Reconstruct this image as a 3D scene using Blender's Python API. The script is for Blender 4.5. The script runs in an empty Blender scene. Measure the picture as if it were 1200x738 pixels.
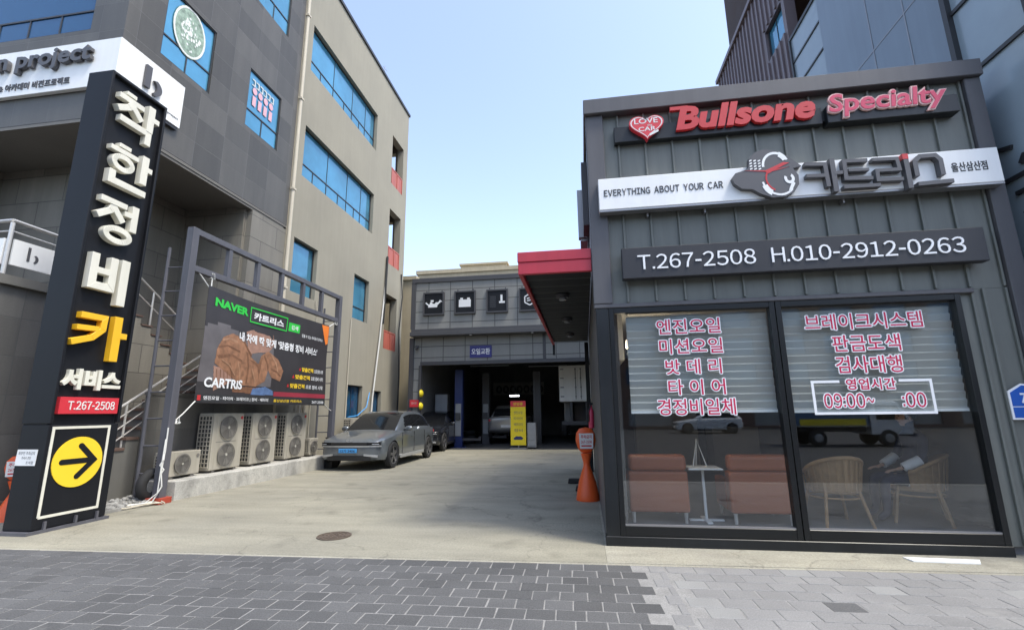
import bpy, bmesh, math, random
from mathutils import Vector, Matrix
random.seed(7)
scene = bpy.context.scene
R = math.radians

# ------------------------------------------------------------------ camera
yaw, pitch, roll = R(-8.4768), R(11.6493), R(-0.6743)
fw = Vector((math.sin(yaw)*math.cos(pitch), math.cos(yaw)*math.cos(pitch), math.sin(pitch)))
rt = Vector((math.cos(yaw), -math.sin(yaw), 0)); upv = rt.cross(fw)
rt2 = rt*math.cos(roll)+upv*math.sin(roll); up2 = -rt*math.sin(roll)+upv*math.cos(roll)
cd = bpy.data.cameras.new('camera'); cam = bpy.data.objects.new('camera', cd)
scene.collection.objects.link(cam)
cam.matrix_world = Matrix(((rt2.x, up2.x, -fw.x, 0), (rt2.y, up2.y, -fw.y, 0), (rt2.z, up2.z, -fw.z, 1.5), (0, 0, 0, 1)))
cd.sensor_width = 36; cd.lens = 551.785/1200*36; cd.clip_start = .05; cd.clip_end = 2000
scene.camera = cam

# ------------------------------------------------------------------ sky, sun, exposure
SUN_EL, SUN_AZ = R(61), R(114)          # azimuth from +Y towards +X
w = bpy.data.worlds.new('World'); scene.world = w; w.use_nodes = True
nt = w.node_tree; bg = nt.nodes['Background']
sky = nt.nodes.new('ShaderNodeTexSky'); sky.sky_type = 'NISHITA'; sky.sun_disc = False
sky.sun_elevation = SUN_EL; sky.sun_rotation = SUN_AZ
sky.air_density = 1.0; sky.dust_density = 1.8; sky.ozone_density = 1.0; sky.altitude = 20
hs = nt.nodes.new('ShaderNodeHueSaturation'); hs.inputs['Saturation'].default_value = .86; hs.inputs['Hue'].default_value = .501
nt.links.new(sky.outputs[0], hs.inputs['Color']); nt.links.new(hs.outputs[0], bg.inputs[0]); bg.inputs[1].default_value = 0.15
sl = bpy.data.lights.new('sun', 'SUN'); sl.energy = 1.3; sl.angle = R(13); sl.color = (1, .95, .82)
so = bpy.data.objects.new('sun', sl); scene.collection.objects.link(so)
sdir = Vector((math.sin(SUN_AZ)*math.cos(SUN_EL), math.cos(SUN_AZ)*math.cos(SUN_EL), math.sin(SUN_EL)))
so.rotation_euler = sdir.to_track_quat('Z', 'Y').to_euler(); so.location = sdir*60
scene.view_settings.view_transform = 'Standard'; scene.view_settings.look = 'None'
scene.view_settings.exposure = 1.45; scene.view_settings.gamma = 1
scene.render.engine = 'CYCLES'
scene.cycles.use_denoising = True
scene.cycles.max_bounces = 7; scene.cycles.transparent_max_bounces = 12
scene.cycles.caustics_reflective = False; scene.cycles.caustics_refractive = False

# ------------------------------------------------------------------ materials
MATS = {}
def principled(name):
    m = bpy.data.materials.new(name); m.use_nodes = True
    return m, m.node_tree, m.node_tree.nodes['Principled BSDF']
def N(nt, t, **kw):
    n = nt.nodes.new(t)
    for k, v in kw.items():
        if k in n.inputs: n.inputs[k].default_value = v
        else: setattr(n, k, v)
    return n
def mat(name, col, rough=.6, metal=0., var=.12, scale=1.5, bump=0., bscale=60, streak=0., spec=.5, island=0., coat=0., fine=0., dust=None):
    m, nt, b = principled(name); L = nt.links.new
    b.inputs['Metallic'].default_value = metal
    b.inputs['Specular IOR Level'].default_value = spec
    if coat: b.inputs['Coat Weight'].default_value = coat; b.inputs['Coat Roughness'].default_value = .04
    geo = N(nt, 'ShaderNodeNewGeometry')
    no = N(nt, 'ShaderNodeTexNoise', Scale=scale, Detail=6, Roughness=.6); L(geo.outputs['Position'], no.inputs['Vector'])
    mr = N(nt, 'ShaderNodeMapRange'); mr.inputs['From Min'].default_value = .25; mr.inputs['From Max'].default_value = .75
    mr.inputs['To Min'].default_value = 1-var; mr.inputs['To Max'].default_value = 1+var
    L(no.outputs[0], mr.inputs['Value']); fac = mr.outputs[0]
    def mul(a, bsock):
        x = N(nt, 'ShaderNodeMath', operation='MULTIPLY'); L(a, x.inputs[0]); L(bsock, x.inputs[1]); return x.outputs[0]
    if streak:
        mp = N(nt, 'ShaderNodeMapping'); mp.inputs['Scale'].default_value = (5, 5, .35); L(geo.outputs['Position'], mp.inputs[0])
        n2 = N(nt, 'ShaderNodeTexNoise', Scale=1.3, Detail=5, Roughness=.65); L(mp.outputs[0], n2.inputs['Vector'])
        m2 = N(nt, 'ShaderNodeMapRange'); m2.inputs['From Min'].default_value = .35; m2.inputs['From Max'].default_value = .7
        m2.inputs['To Min'].default_value = 1+streak*.3; m2.inputs['To Max'].default_value = 1-streak
        L(n2.outputs[0], m2.inputs['Value']); fac = mul(fac, m2.outputs[0])
    if fine:
        n4 = N(nt, 'ShaderNodeTexNoise', Scale=90, Detail=3); L(geo.outputs['Position'], n4.inputs['Vector'])
        m4 = N(nt, 'ShaderNodeMapRange'); m4.inputs['From Min'].default_value = .3; m4.inputs['From Max'].default_value = .7
        m4.inputs['To Min'].default_value = 1-fine; m4.inputs['To Max'].default_value = 1+fine
        L(n4.outputs[0], m4.inputs['Value']); fac = mul(fac, m4.outputs[0])
    if island:
        m3 = N(nt, 'ShaderNodeMapRange'); m3.inputs['To Min'].default_value = 1-island; m3.inputs['To Max'].default_value = 1+island
        L(geo.outputs['Random Per Island'], m3.inputs['Value']); fac = mul(fac, m3.outputs[0])
    vm = N(nt, 'ShaderNodeVectorMath', operation='SCALE'); vm.inputs[0].default_value = col[:3]; L(fac, vm.inputs['Scale'])
    colsock = vm.outputs[0]
    if dust:
        nd = N(nt, 'ShaderNodeTexNoise', Scale=1.1, Detail=9, Roughness=.72); L(geo.outputs['Position'], nd.inputs['Vector'])
        md = N(nt, 'ShaderNodeMapRange'); md.inputs['From Min'].default_value = dust[1]; md.inputs['From Max'].default_value = dust[2]; md.inputs['To Max'].default_value = .75; L(nd.outputs[0], md.inputs['Value'])
        mxd = N(nt, 'ShaderNodeMix', data_type='RGBA'); L(md.outputs[0], mxd.inputs[0]); L(colsock, mxd.inputs[6]); mxd.inputs[7].default_value = (*dust[0], 1); colsock = mxd.outputs[2]
    L(colsock, b.inputs['Base Color'])
    r2 = N(nt, 'ShaderNodeMapRange'); r2.inputs['To Min'].default_value = max(.02, rough*.85); r2.inputs['To Max'].default_value = min(1, rough*1.15)
    L(no.outputs[0], r2.inputs['Value']); L(r2.outputs[0], b.inputs['Roughness'])
    if bump:
        nb = N(nt, 'ShaderNodeTexNoise', Scale=bscale, Detail=4); L(geo.outputs['Position'], nb.inputs['Vector'])
        bp = N(nt, 'ShaderNodeBump', Strength=bump, Distance=.01); L(nb.outputs[0], bp.inputs['Height']); L(bp.outputs[0], b.inputs['Normal'])
    MATS[name] = m; return m
def tiles(name, c1, c2, cm, bw, bh, mortar=.008, offset=0., rough=.6, streak=.12, spec=.5):
    """cladding: joints in world metres along the wall (x+y) and up it (z)"""
    m, nt, b = principled(name); L = nt.links.new
    geo = N(nt, 'ShaderNodeNewGeometry'); sp = N(nt, 'ShaderNodeSeparateXYZ'); L(geo.outputs['Position'], sp.inputs[0])
    ad = N(nt, 'ShaderNodeMath', operation='ADD'); L(sp.outputs[0], ad.inputs[0]); L(sp.outputs[1], ad.inputs[1])
    cb = N(nt, 'ShaderNodeCombineXYZ'); L(ad.outputs[0], cb.inputs[0]); L(sp.outputs[2], cb.inputs[1])
    br = N(nt, 'ShaderNodeTexBrick', offset=offset, squash=1.0); L(cb.outputs[0], br.inputs['Vector'])
    br.inputs['Scale'].default_value = 1; br.inputs['Brick Width'].default_value = bw; br.inputs['Row Height'].default_value = bh
    br.inputs['Mortar Size'].default_value = mortar; br.inputs['Mortar Smooth'].default_value = .2; br.inputs['Bias'].default_value = 0
    br.inputs['Color1'].default_value = (*c1, 1); br.inputs['Color2'].default_value = (*c2, 1); br.inputs['Mortar'].default_value = (*cm, 1)
    mp = N(nt, 'ShaderNodeMapping'); mp.inputs['Scale'].default_value = (3, 3, .4); L(geo.outputs['Position'], mp.inputs[0])
    n2 = N(nt, 'ShaderNodeTexNoise', Scale=1.2, Detail=7, Roughness=.65); L(mp.outputs[0], n2.inputs['Vector'])
    m2 = N(nt, 'ShaderNodeMapRange'); m2.inputs['From Min'].default_value = .3; m2.inputs['From Max'].default_value = .7
    m2.inputs['To Min'].default_value = 1+streak; m2.inputs['To Max'].default_value = 1-streak; L(n2.outputs[0], m2.inputs['Value'])
    n3 = N(nt, 'ShaderNodeTexNoise', Scale=45, Detail=3); L(geo.outputs['Position'], n3.inputs['Vector'])
    m3 = N(nt, 'ShaderNodeMapRange'); m3.inputs['To Min'].default_value = .88; m3.inputs['To Max'].default_value = 1.12; L(n3.outputs[0], m3.inputs['Value'])
    x = N(nt, 'ShaderNodeMath', operation='MULTIPLY'); L(m2.outputs[0], x.inputs[0]); L(m3.outputs[0], x.inputs[1])
    vm = N(nt, 'ShaderNodeVectorMath', operation='SCALE'); L(br.outputs[0], vm.inputs[0]); L(x.outputs[0], vm.inputs['Scale'])
    L(vm.outputs[0], b.inputs['Base Color']); b.inputs['Roughness'].default_value = rough; b.inputs['Specular IOR Level'].default_value = spec
    bp = N(nt, 'ShaderNodeBump', Strength=.6, Distance=.008); bp.invert = True; L(br.outputs['Fac'], bp.inputs['Height']); L(bp.outputs[0], b.inputs['Normal'])
    MATS[name] = m; return m
def concrete(name, base, warm, sc=1.):
    m, nt, b = principled(name); L = nt.links.new
    geo = N(nt, 'ShaderNodeNewGeometry'); P = geo.outputs['Position']
    n1 = N(nt, 'ShaderNodeTexNoise', Scale=.33*sc, Detail=8, Roughness=.62); L(P, n1.inputs['Vector'])
    mp = N(nt, 'ShaderNodeMapping'); mp.inputs['Scale'].default_value = (.5, 2.2, 1); mp.inputs['Rotation'].default_value = (0, 0, .05); L(P, mp.inputs[0])
    n2 = N(nt, 'ShaderNodeTexNoise', Scale=1.1*sc, Detail=6, Roughness=.6); L(mp.outputs[0], n2.inputs['Vector'])
    n3 = N(nt, 'ShaderNodeTexNoise', Scale=38, Detail=4, Roughness=.7); L(P, n3.inputs['Vector'])
    n5 = N(nt, 'ShaderNodeTexNoise', Scale=220, Detail=2); L(P, n5.inputs['Vector'])
    mx = N(nt, 'ShaderNodeMix', data_type='RGBA'); mx.inputs[6].default_value = (*base, 1); mx.inputs[7].default_value = (*warm, 1)
    r = N(nt, 'ShaderNodeMapRange'); r.inputs['From Min'].default_value = .35; r.inputs['From Max'].default_value = .65; L(n1.outputs[0], r.inputs['Value']); L(r.outputs[0], mx.inputs[0])
    f = None
    for n, a, lo, hi in ((n2, .16, .3, .7), (n3, .20, .3, .7), (n5, .24, .3, .7)):
        q = N(nt, 'ShaderNodeMapRange'); q.inputs['From Min'].default_value = lo; q.inputs['From Max'].default_value = hi
        q.inputs['To Min'].default_value = 1-a; q.inputs['To Max'].default_value = 1+a; L(n.outputs[0], q.inputs['Value'])
        if f is None: f = q.outputs[0]
        else:
            x = N(nt, 'ShaderNodeMath', operation='MULTIPLY'); L(f, x.inputs[0]); L(q.outputs[0], x.inputs[1]); f = x.outputs[0]
    # dark stain spots and hairline cracks that belong to the slab
    vo = N(nt, 'ShaderNodeTexVoronoi', feature='DISTANCE_TO_EDGE', Scale=.42); 
    nv = N(nt, 'ShaderNodeTexNoise', Scale=2.5, Detail=5); L(P, nv.inputs['Vector'])
    va = N(nt, 'ShaderNodeVectorMath', operation='MULTIPLY_ADD'); L(nv.outputs['Color'], va.inputs[0]); va.inputs[1].default_value = (.9, .9, 0); L(P, va.inputs[2]); L(va.outputs[0], vo.inputs['Vector'])
    cr = N(nt, 'ShaderNodeMapRange'); cr.inputs['From Min'].default_value = 0; cr.inputs['From Max'].default_value = .006; cr.inputs['To Min'].default_value = .72; cr.inputs['To Max'].default_value = 1
    L(vo.outputs['Distance'], cr.inputs['Value'])
    ns = N(nt, 'ShaderNodeTexNoise', Scale=1.7, Detail=3, Roughness=.5); L(P, ns.inputs['Vector'])
    st = N(nt, 'ShaderNodeMapRange'); st.inputs['From Min'].default_value = .58; st.inputs['From Max'].default_value = .74; st.inputs['To Min'].default_value = 1; st.inputs['To Max'].default_value = .70; L(ns.outputs[0], st.inputs['Value'])
    for s in (cr.outputs[0], st.outputs[0]):
        x = N(nt, 'ShaderNodeMath', operation='MULTIPLY'); L(f, x.inputs[0]); L(s, x.inputs[1]); f = x.outputs[0]
    vm = N(nt, 'ShaderNodeVectorMath', operation='SCALE'); L(mx.outputs[2], vm.inputs[0]); L(f, vm.inputs['Scale']); L(vm.outputs[0], b.inputs['Base Color'])
    b.inputs['Roughness'].default_value = .85; b.inputs['Specular IOR Level'].default_value = .35
    bp = N(nt, 'ShaderNodeBump', Strength=.25, Distance=.006); L(n3.outputs[0], bp.inputs['Height']); L(bp.outputs[0], b.inputs['Normal'])
    MATS[name] = m; return m
def glass_clear(name, tint=(.82, .86, .86), ior=1.5, boost=1.0):
    m = bpy.data.materials.new(name); m.use_nodes = True; nt = m.node_tree; L = nt.links.new
    nt.nodes.remove(nt.nodes['Principled BSDF']); out = nt.nodes['Material Output']
    tr = N(nt, 'ShaderNodeBsdfTransparent'); tr.inputs[0].default_value = (*tint, 1)
    gl = N(nt, 'ShaderNodeBsdfGlossy'); gl.inputs['Roughness'].default_value = .015; gl.inputs[0].default_value = (.95, .97, 1, 1)
    lw = N(nt, 'ShaderNodeLayerWeight'); lw.inputs['Blend'].default_value = .5
    pw = N(nt, 'ShaderNodeMath', operation='POWER'); pw.inputs[1].default_value = 5; L(lw.outputs['Facing'], pw.inputs[0])
    x = N(nt, 'ShaderNodeMath', operation='MULTIPLY_ADD'); x.use_clamp = True; L(pw.outputs[0], x.inputs[0]); x.inputs[1].default_value = .95; x.inputs[2].default_value = .045*boost
    mx = N(nt, 'ShaderNodeMixShader'); L(x.outputs[0], mx.inputs[0]); L(tr.outputs[0], mx.inputs[1]); L(gl.outputs[0], mx.inputs[2]); L(mx.outputs[0], out.inputs[0])
    MATS[name] = m; return m
def emit(name, col, s):
    m, nt, b = principled(name); b.inputs['Base Color'].default_value = (*col, 1)
    b.inputs['Emission Color'].default_value = (*col, 1); b.inputs['Emission Strength'].default_value = s
    MATS[name] = m; return m

concrete('drive_concrete', (.250, .238, .192), (.292, .274, .212))
concrete('strip_concrete', (.30, .285, .235), (.36, .34, .27), 2.)
concrete('kerb_concrete', (.40, .39, .36), (.46, .445, .40), 2.)
mat('asphalt', (.06, .06, .062), .9, var=.25, fine=.3)
mat('dark_paver', (.092, .092, .092), .8, var=.22, scale=.9, island=.16, fine=.28, bump=.35, dust=((.24, .235, .22), .58, .80))
mat('light_paver', (.225, .222, .218), .8, var=.14, scale=.9, island=.08, fine=.16, bump=.3, dust=((.33, .32, .30), .55, .75))
mat('pale_paver', (.265, .264, .256), .8, var=.1, fine=.1)
mat('joint_sand', (.255, .25, .24), .95, var=.2, scale=6, fine=.2)
tiles('stone_cladding', (.066, .062, .055), (.108, .102, .091), (.115, .11, .105), .80, .62, .006, 0., .5)
tiles('wall_tile', (.17, .158, .132), (.21, .196, .166), (.085, .08, .072), 1.2, .6, .008, .5, .6)
tiles('retaining_tile', (.105, .10, .092), (.135, .13, .12), (.10, .10, .095), 1.4, .62, .008, 0., .6)
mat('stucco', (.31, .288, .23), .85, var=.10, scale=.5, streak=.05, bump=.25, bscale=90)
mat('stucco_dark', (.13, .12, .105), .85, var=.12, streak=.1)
mat('soffit', (.15, .142, .128), .7, var=.1)
mat('yellow_stucco', (.42, .36, .25), .85, var=.08, streak=.1)
mat('blue_glass', (.085, .29, .44), .07, metal=.35, var=.35, scale=.55, spec=.8, island=.12)  # blue sky reflection worked into the base colour and its patchy tone
mat('dark_blue_glass', (.02, .09, .19), .06, metal=.3, var=.1, scale=.4, spec=.8)
mat('dark_frame', (.035, .035, .038), .45, var=.1)
mat('white_board', (.84, .84, .82), .45, var=.04, streak=.05)
mat('black_sign', (.010, .011, .014), .5, var=.15, streak=.1, spec=.25)
mat('phone_board', (.020, .021, .026), .5, var=.1, streak=.08)
mat('letter_cream', (.72, .70, .60), .5, var=.05, streak=.08)
mat('letter_white', (.80, .81, .82), .5, var=.03)
mat('letter_yellow', (.86, .48, .02), .5, var=.04)
mat('letter_black', (.03, .03, .032), .5, var=.05)
mat('letter_grey', (.085, .083, .088), .45, var=.06)
mat('letter_red', (.52, .03, .032), .4, var=.05)
mat('letter_pink', (.58, .04, .10), .4, var=.05)
mat('vinyl_red', (.52, .012, .07), .5, var=.03)
mat('sign_red', (.60, .035, .05), .45, var=.06)
mat('arrow_yellow', (.88, .60, .03), .5, var=.04)
mat('steel_gate', (.10, .10, .115), .5, var=.12, streak=.15)
mat('stainless', (.62, .60, .57), .32, metal=.45, var=.06)
mat('panel_grey', (.148, .156, .140), .5, var=.08, scale=1.2, streak=.16)
mat('trim_grey', (.088, .086, .092), .5, var=.08, streak=.14)
mat('shop_black', (.010, .011, .012), .32, var=.2, spec=.35)
mat('rail_black', (.014, .016, .018), .35, var=.3, streak=.25, spec=.35)
mat('canopy_red', (.44, .03, .05), .45, var=.08, streak=.1)
mat('canopy_soffit', (.012, .0125, .0125), .55, var=.12)
tiles('garage_panel', (.235, .235, .222), (.255, .255, .242), (.06, .06, .06), .97, .48, .016, 0., .5, .06)
mat('garage_trim', (.06, .06, .066), .5, var=.08)
mat('garage_dark', (.17, .17, .165), .8, var=.2)
mat('garage_floor', (.10, .10, .10), .6, var=.25, scale=2)
mat('lift_blue', (.015, .03, .13), .4, var=.1)
mat('tyre_rubber', (.018, .018, .019), .8, var=.2)
mat('metal_grey', (.30, .30, .31), .4, metal=.6, var=.1)
mat('cabinet_grey', (.30, .31, .32), .5, var=.1)
mat('banner_yellow', (.75, .60, .02), .6, var=.05)
mat('ac_case', (.39, .36, .295), .55, var=.12, streak=.22)
mat('ac_dark', (.16, .15, .135), .6, var=.1)
mat('ac_mesh', (.035, .034, .032), .6, var=.1)
mat('ac_hub', (.50, .48, .42), .5, var=.04)
mat('ac_blade', (.27, .255, .225), .5, var=.08)
mat('car_paint_grey', (.135, .152, .168), .30, metal=.35, var=.03, coat=1.)
mat('car_paint_dark', (.02, .022, .028), .25, metal=.3, var=.05, coat=.7)
mat('car_paint_silver', (.42, .42, .42), .3, metal=.5, var=.04, coat=.6)
mat('car_paint_white', (.72, .73, .74), .3, var=.03, coat=.6)
mat('car_glass', (.012, .013, .015), .05, var=.05, spec=.3)
mat('car_trim', (.016, .016, .017), .45, var=.1)
mat('car_silver_trim', (.52, .53, .54), .3, metal=.6, var=.05)
mat('plate_blue', (.06, .30, .66), .45, var=.04)
mat('lamp_lens', (.40, .42, .45), .12, var=.03, spec=.8)
mat('rim_grey', (.20, .20, .21), .35, metal=.7, var=.1)
mat('orange_plastic', (.74, .105, .02), .45, var=.06, streak=.08)
mat('notice_white', (.70, .70, .68), .6, var=.05)
mat('notice_pink', (.70, .45, .42), .6, var=.1)
mat('blind_fabric', (.47, .46, .425), .8, var=.05, scale=3)
mat('sofa_leather', (.33, .10, .042), .45, var=.1, bump=.15, bscale=40)
mat('rattan', (.33, .205, .10), .55, var=.18, scale=14, bump=.3, bscale=80)
mat('cushion_white', (.65, .65, .66), .85, var=.05)
mat('interior_wall', (.095, .092, .088), .8, var=.12)
mat('interior_light_wall', (.48, .47, .44), .8, var=.08)
mat('interior_floor', (.15, .15, .155), .45, var=.2)
mat('brown_metal', (.19, .15, .158), .5, var=.06, streak=.08)
mat('steel_blue_panel', (.20, .25, .305), .3, metal=.0, var=.08, scale=.7, streak=.08, spec=.6)
mat('sky_toned_glass', (.33, .40, .45), .2, metal=.0, var=.08, spec=.6)  # neighbour's glass, its sky reflection put into the pale base colour
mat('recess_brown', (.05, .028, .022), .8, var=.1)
mat('skin', (.48, .30, .22), .55, var=.05)
mat('hair', (.012, .011, .011), .5, var=.1)
mat('cloth_white', (.62, .63, .66), .9, var=.06)
mat('cloth_navy', (.02, .025, .05), .9, var=.1)
mat('banner_black', (.038, .034, .036), .45, var=.2, scale=1.5)
mat('banner_grey', (.13, .12, .125), .45, var=.25, scale=2)
mat('print_green', (.03, .55, .06), .5, var=.04)
mat('print_orange', (.85, .22, .03), .5, var=.05)
mat('print_brown', (.29, .145, .08), .5, var=.45, scale=7)
mat('print_brown_dark', (.19, .09, .048), .5, var=.4, scale=8)
mat('print_brown_light', (.35, .195, .115), .5, var=.4, scale=8)
mat('print_skin', (.33, .19, .14), .5, var=.2, scale=6)
mat('print_blue', (.10, .17, .33), .5, var=.3, scale=8)
mat('print_red', (.30, .03, .05), .5, var=.2)
mat('plate_sign_blue', (.01, .09, .42), .4, var=.04)
mat('sign_navy', (.03, .03, .19), .4, var=.06)
mat('granite_tread', (.13, .082, .064), .6, var=.12)
mat('stair_grey', (.15, .145, .13), .7, var=.12, streak=.1)
mat('rail_red', (.46, .12, .085), .5, var=.1, streak=.15)
mat('cable_black', (.02, .02, .02), .6, var=.1)
mat('cable_white', (.65, .65, .62), .6, var=.1)
mat('pvc_pipe', (.55, .50, .40), .6, var=.06)
mat('iron_cast', (.10, .075, .055), .7, var=.3, scale=12)
mat('rubble', (.25, .245, .23), .9, var=.3, scale=8, island=.3)
mat('red_primer', (.35, .05, .025), .7, var=.2)
mat('opposite_brick', (.16, .10, .08), .85, var=.15)
mat('opposite_grey', (.30, .30, .29), .8, var=.15)
mat('truck_blue', (.10, .18, .30), .6, var=.1)
mat('sticker_green', (.27, .36, .28), .5, var=.6, scale=11)
mat('sticker_white', (.72, .74, .70), .5, var=.08)
mat('vinyl_pale', (.60, .62, .60), .5, var=.08)
mat('vinyl_pinkish', (.72, .42, .48), .5, var=.08)
glass_clear('shop_glass', (.93, .95, .95), 1.5, 1.6)
emit('lamp_warm', (1, .8, .5), 6)
emit('lamp_cool', (.9, .95, 1), 5)

# ------------------------------------------------------------------ mesh builder
class MB:
    def __init__(s): s.v = []; s.f = []; s.m = []
    def add(s, vs, fs, mi=0):
        o = len(s.v); s.v += [tuple(p) for p in vs]
        for f in fs: s.f.append([o+i for i in f]); s.m.append(mi)
        return s
    def box(s, x0, x1, y0, y1, z0, z1, mi=0):
        return s.add([(x, y, z) for z in (z0, z1) for y in (y0, y1) for x in (x0, x1)],
                     [(0, 2, 3, 1), (4, 5, 7, 6), (0, 1, 5, 4), (2, 6, 7, 3), (0, 4, 6, 2), (1, 3, 7, 5)], mi)
    def quad(s, a, b, c, d, mi=0): return s.add([a, b, c, d], [(0, 1, 2, 3)], mi)
    def prism(s, pts, F, d0, d1, mi=0):
        n = len(pts); vs = [F(u, v, d0) for u, v in pts]+[F(u, v, d1) for u, v in pts]
        return s.add(vs, [list(range(n))[::-1], list(range(n, 2*n))]+[(i, (i+1) % n, n+(i+1) % n, n+i) for i in range(n)], mi)
    def cyl(s, p0, p1, r0, r1=None, n=16, mi=0, caps=True):
        r1 = r0 if r1 is None else r1; p0 = Vector(p0); p1 = Vector(p1); d = (p1-p0).normalized()
        a = d.orthogonal().normalized(); b = d.cross(a)
        vs = [p0+(a*math.cos(t)+b*math.sin(t))*r0 for t in [2*math.pi*i/n for i in range(n)]]
        vs += [p1+(a*math.cos(t)+b*math.sin(t))*r1 for t in [2*math.pi*i/n for i in range(n)]]
        fs = [(i, (i+1) % n, n+(i+1) % n, n+i) for i in range(n)]
        if caps: fs += [list(range(n))[::-1], list(range(n, 2*n))]
        return s.add(vs, fs, mi)
    def tube(s, pts, r, n=8, mi=0, closed=False):
        pts = [Vector(p) for p in pts]; rings = []; m = len(pts); a = None
        for i, p in enumerate(pts):
            if closed: d = pts[(i+1) % m]-pts[i-1]
            else: d = pts[min(i+1, m-1)]-pts[max(i-1, 0)]
            d.normalize()
            if a is None: a = d.orthogonal()
            a = (a-d*a.dot(d)).normalized(); b = d.cross(a)
            rr = r[i] if isinstance(r, (list, tuple)) else r
            rings.append([p+(a*math.cos(2*math.pi*k/n)+b*math.sin(2*math.pi*k/n))*rr for k in range(n)])
        return s.loft(rings, mi, caps=not closed, cyc=closed)
    def loft(s, rings, mi=0, caps=True, cyc=False, closed=True):
        n = len(rings[0]); m = len(rings); vs = [p for r in rings for p in r]; fs = []
        for i in range(m if cyc else m-1):
            j = (i+1) % m
            for k in range(n if closed else n-1):
                l = (k+1) % n; fs.append((i*n+k, i*n+l, j*n+l, j*n+k))
        if caps: fs += [list(range(n))[::-1], [(m-1)*n+k for k in range(n)]]
        return s.add(vs, fs, mi)
    def lathe(s, prof, c=(0, 0, 0), n=24, mi=0, sx=1, sy=1):
        rings = [[(c[0]+r*sx*math.cos(2*math.pi*k/n), c[1]+r*sy*math.sin(2*math.pi*k/n), c[2]+z) for k in range(n)] for r, z in prof]
        return s.loft(rings, mi)
    def mapped(s, fn):
        s.v = [tuple(fn(*p)) for p in s.v]; return s

def FF(Y): return lambda u, v, d: (u, Y-d, v)              # faces the street (-Y), d out of the wall
def FS(X): return lambda u, v, d: (X+d, u, v)              # faces the driveway (+X), u runs along Y
def FL(X): return lambda u, v, d: (X-d, -u, v)             # faces -X
def FG(Z): return lambda u, v, d: (u, v, Z+d)              # on the ground

def wloc(p):
    v = Vector((0, 0, 0))
    while p: v += p.location; p = p.parent
    return v
def obj(name, mb, mats, parent=None, local=False, smooth=False, bevel=0., seg=1):
    if not isinstance(mats, (list, tuple)): mats = [mats]
    me = bpy.data.meshes.new(name)
    if parent: off = Vector((0, 0, 0)) if local else wloc(parent); loc = (0, 0, 0)
    elif local: off = Vector((0, 0, 0)); loc = (0, 0, 0)
    else:
        xs = [p[0] for p in mb.v]; ys = [p[1] for p in mb.v]; zs = [p[2] for p in mb.v]
        off = Vector(((min(xs)+max(xs))/2, (min(ys)+max(ys))/2, min(zs))); loc = off
    me.from_pydata([tuple(Vector(p)-off) for p in mb.v], [], mb.f)
    for m in mats: me.materials.append(MATS[m])
    for p, i in zip(me.polygons, mb.m): p.material_index = i
    bm = bmesh.new(); bm.from_mesh(me); bmesh.ops.recalc_face_normals(bm, faces=bm.faces); bm.to_mesh(me); bm.free()
    if smooth:
        for p in me.polygons: p.use_smooth = True
        try: me.set_sharp_from_angle(angle=R(38))
        except Exception: pass
    o = bpy.data.objects.new(name, me); scene.collection.objects.link(o)
    o.location = loc; o.parent = parent
    if bevel:
        b = o.modifiers.new('bevel', 'BEVEL'); b.width = bevel; b.segments = seg; b.limit_method = 'ANGLE'; b.angle_limit = R(40)
    return o
def tag(o, label=None, cat=None, group=None, kind=None):
    if label: o['label'] = label
    if cat: o['category'] = cat
    if group: o['group'] = group
    if kind: o['kind'] = kind
    return o
def thing(name, label, cat, loc, rz=0, group=None):
    o = bpy.data.objects.new(name, None); scene.collection.objects.link(o)
    o.empty_display_size = .2; o.location = loc; o.rotation_euler = (0, 0, rz)
    return tag(o, label, cat, group)
def struct(name, mb, m, kind='structure'): return tag(obj(name, mb, m), kind=kind)
def copy_tree(o, parent=None):
    c = o.copy(); scene.collection.objects.link(c); c.parent = parent
    for ch in list(o.children): copy_tree(ch, c)
    return c

def txt(s, F, u, v, wd, h, d0=.002, depth=.004, bold=.0, shear=0., spacing=1., mb=None, mi=0, keep=False, align='L', lean=None):
    """lettering as mesh: fitted to the box (u, v, wd, h) of surface frame F. keep=True keeps the font's own proportions at height h."""
    c = bpy.data.curves.new('t', 'FONT'); c.body = s; c.size = 1; c.offset = bold; c.shear = shear; c.space_character = spacing; c.resolution_u = 3
    o = bpy.data.objects.new('t', c); scene.collection.objects.link(o)
    dg = bpy.context.evaluated_depsgraph_get(); me = bpy.data.meshes.new_from_object(o.evaluated_get(dg))
    vs = [(p.co.x, p.co.y) for p in me.vertices]; fs = [tuple(p.vertices) for p in me.polygons]
    ec = {}
    for f in fs:
        for i in range(len(f)):
            e = (f[i], f[(i+1) % len(f)]); k = tuple(sorted(e)); ec.setdefault(k, []).append(e)
    edges = [es[0] for es in ec.values() if len(es) == 1]
    bpy.data.objects.remove(o); bpy.data.curves.remove(c); bpy.data.meshes.remove(me)
    x0 = min(p[0] for p in vs); x1 = max(p[0] for p in vs); y0 = min(p[1] for p in vs); y1 = max(p[1] for p in vs)
    sy = h/(y1-y0); sx = sy if keep else wd/(x1-x0)
    if keep and align == 'C': u = u+(wd-(x1-x0)*sx)/2
    n = len(vs); uv = [(u+(x-x0)*sx, v+(y-y0)*sy) for x, y in vs]
    mb = mb or MB()
    V = [F(a, b, d0+depth) for a, b in uv]; FA = list(fs)
    if depth > 0:
        V += [F(a, b, d0) for a, b in uv]; FA += [(b, a, a+n, b+n) for a, b in edges]
    mb.add(V, FA, mi); return mb
_GC = {}
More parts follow.
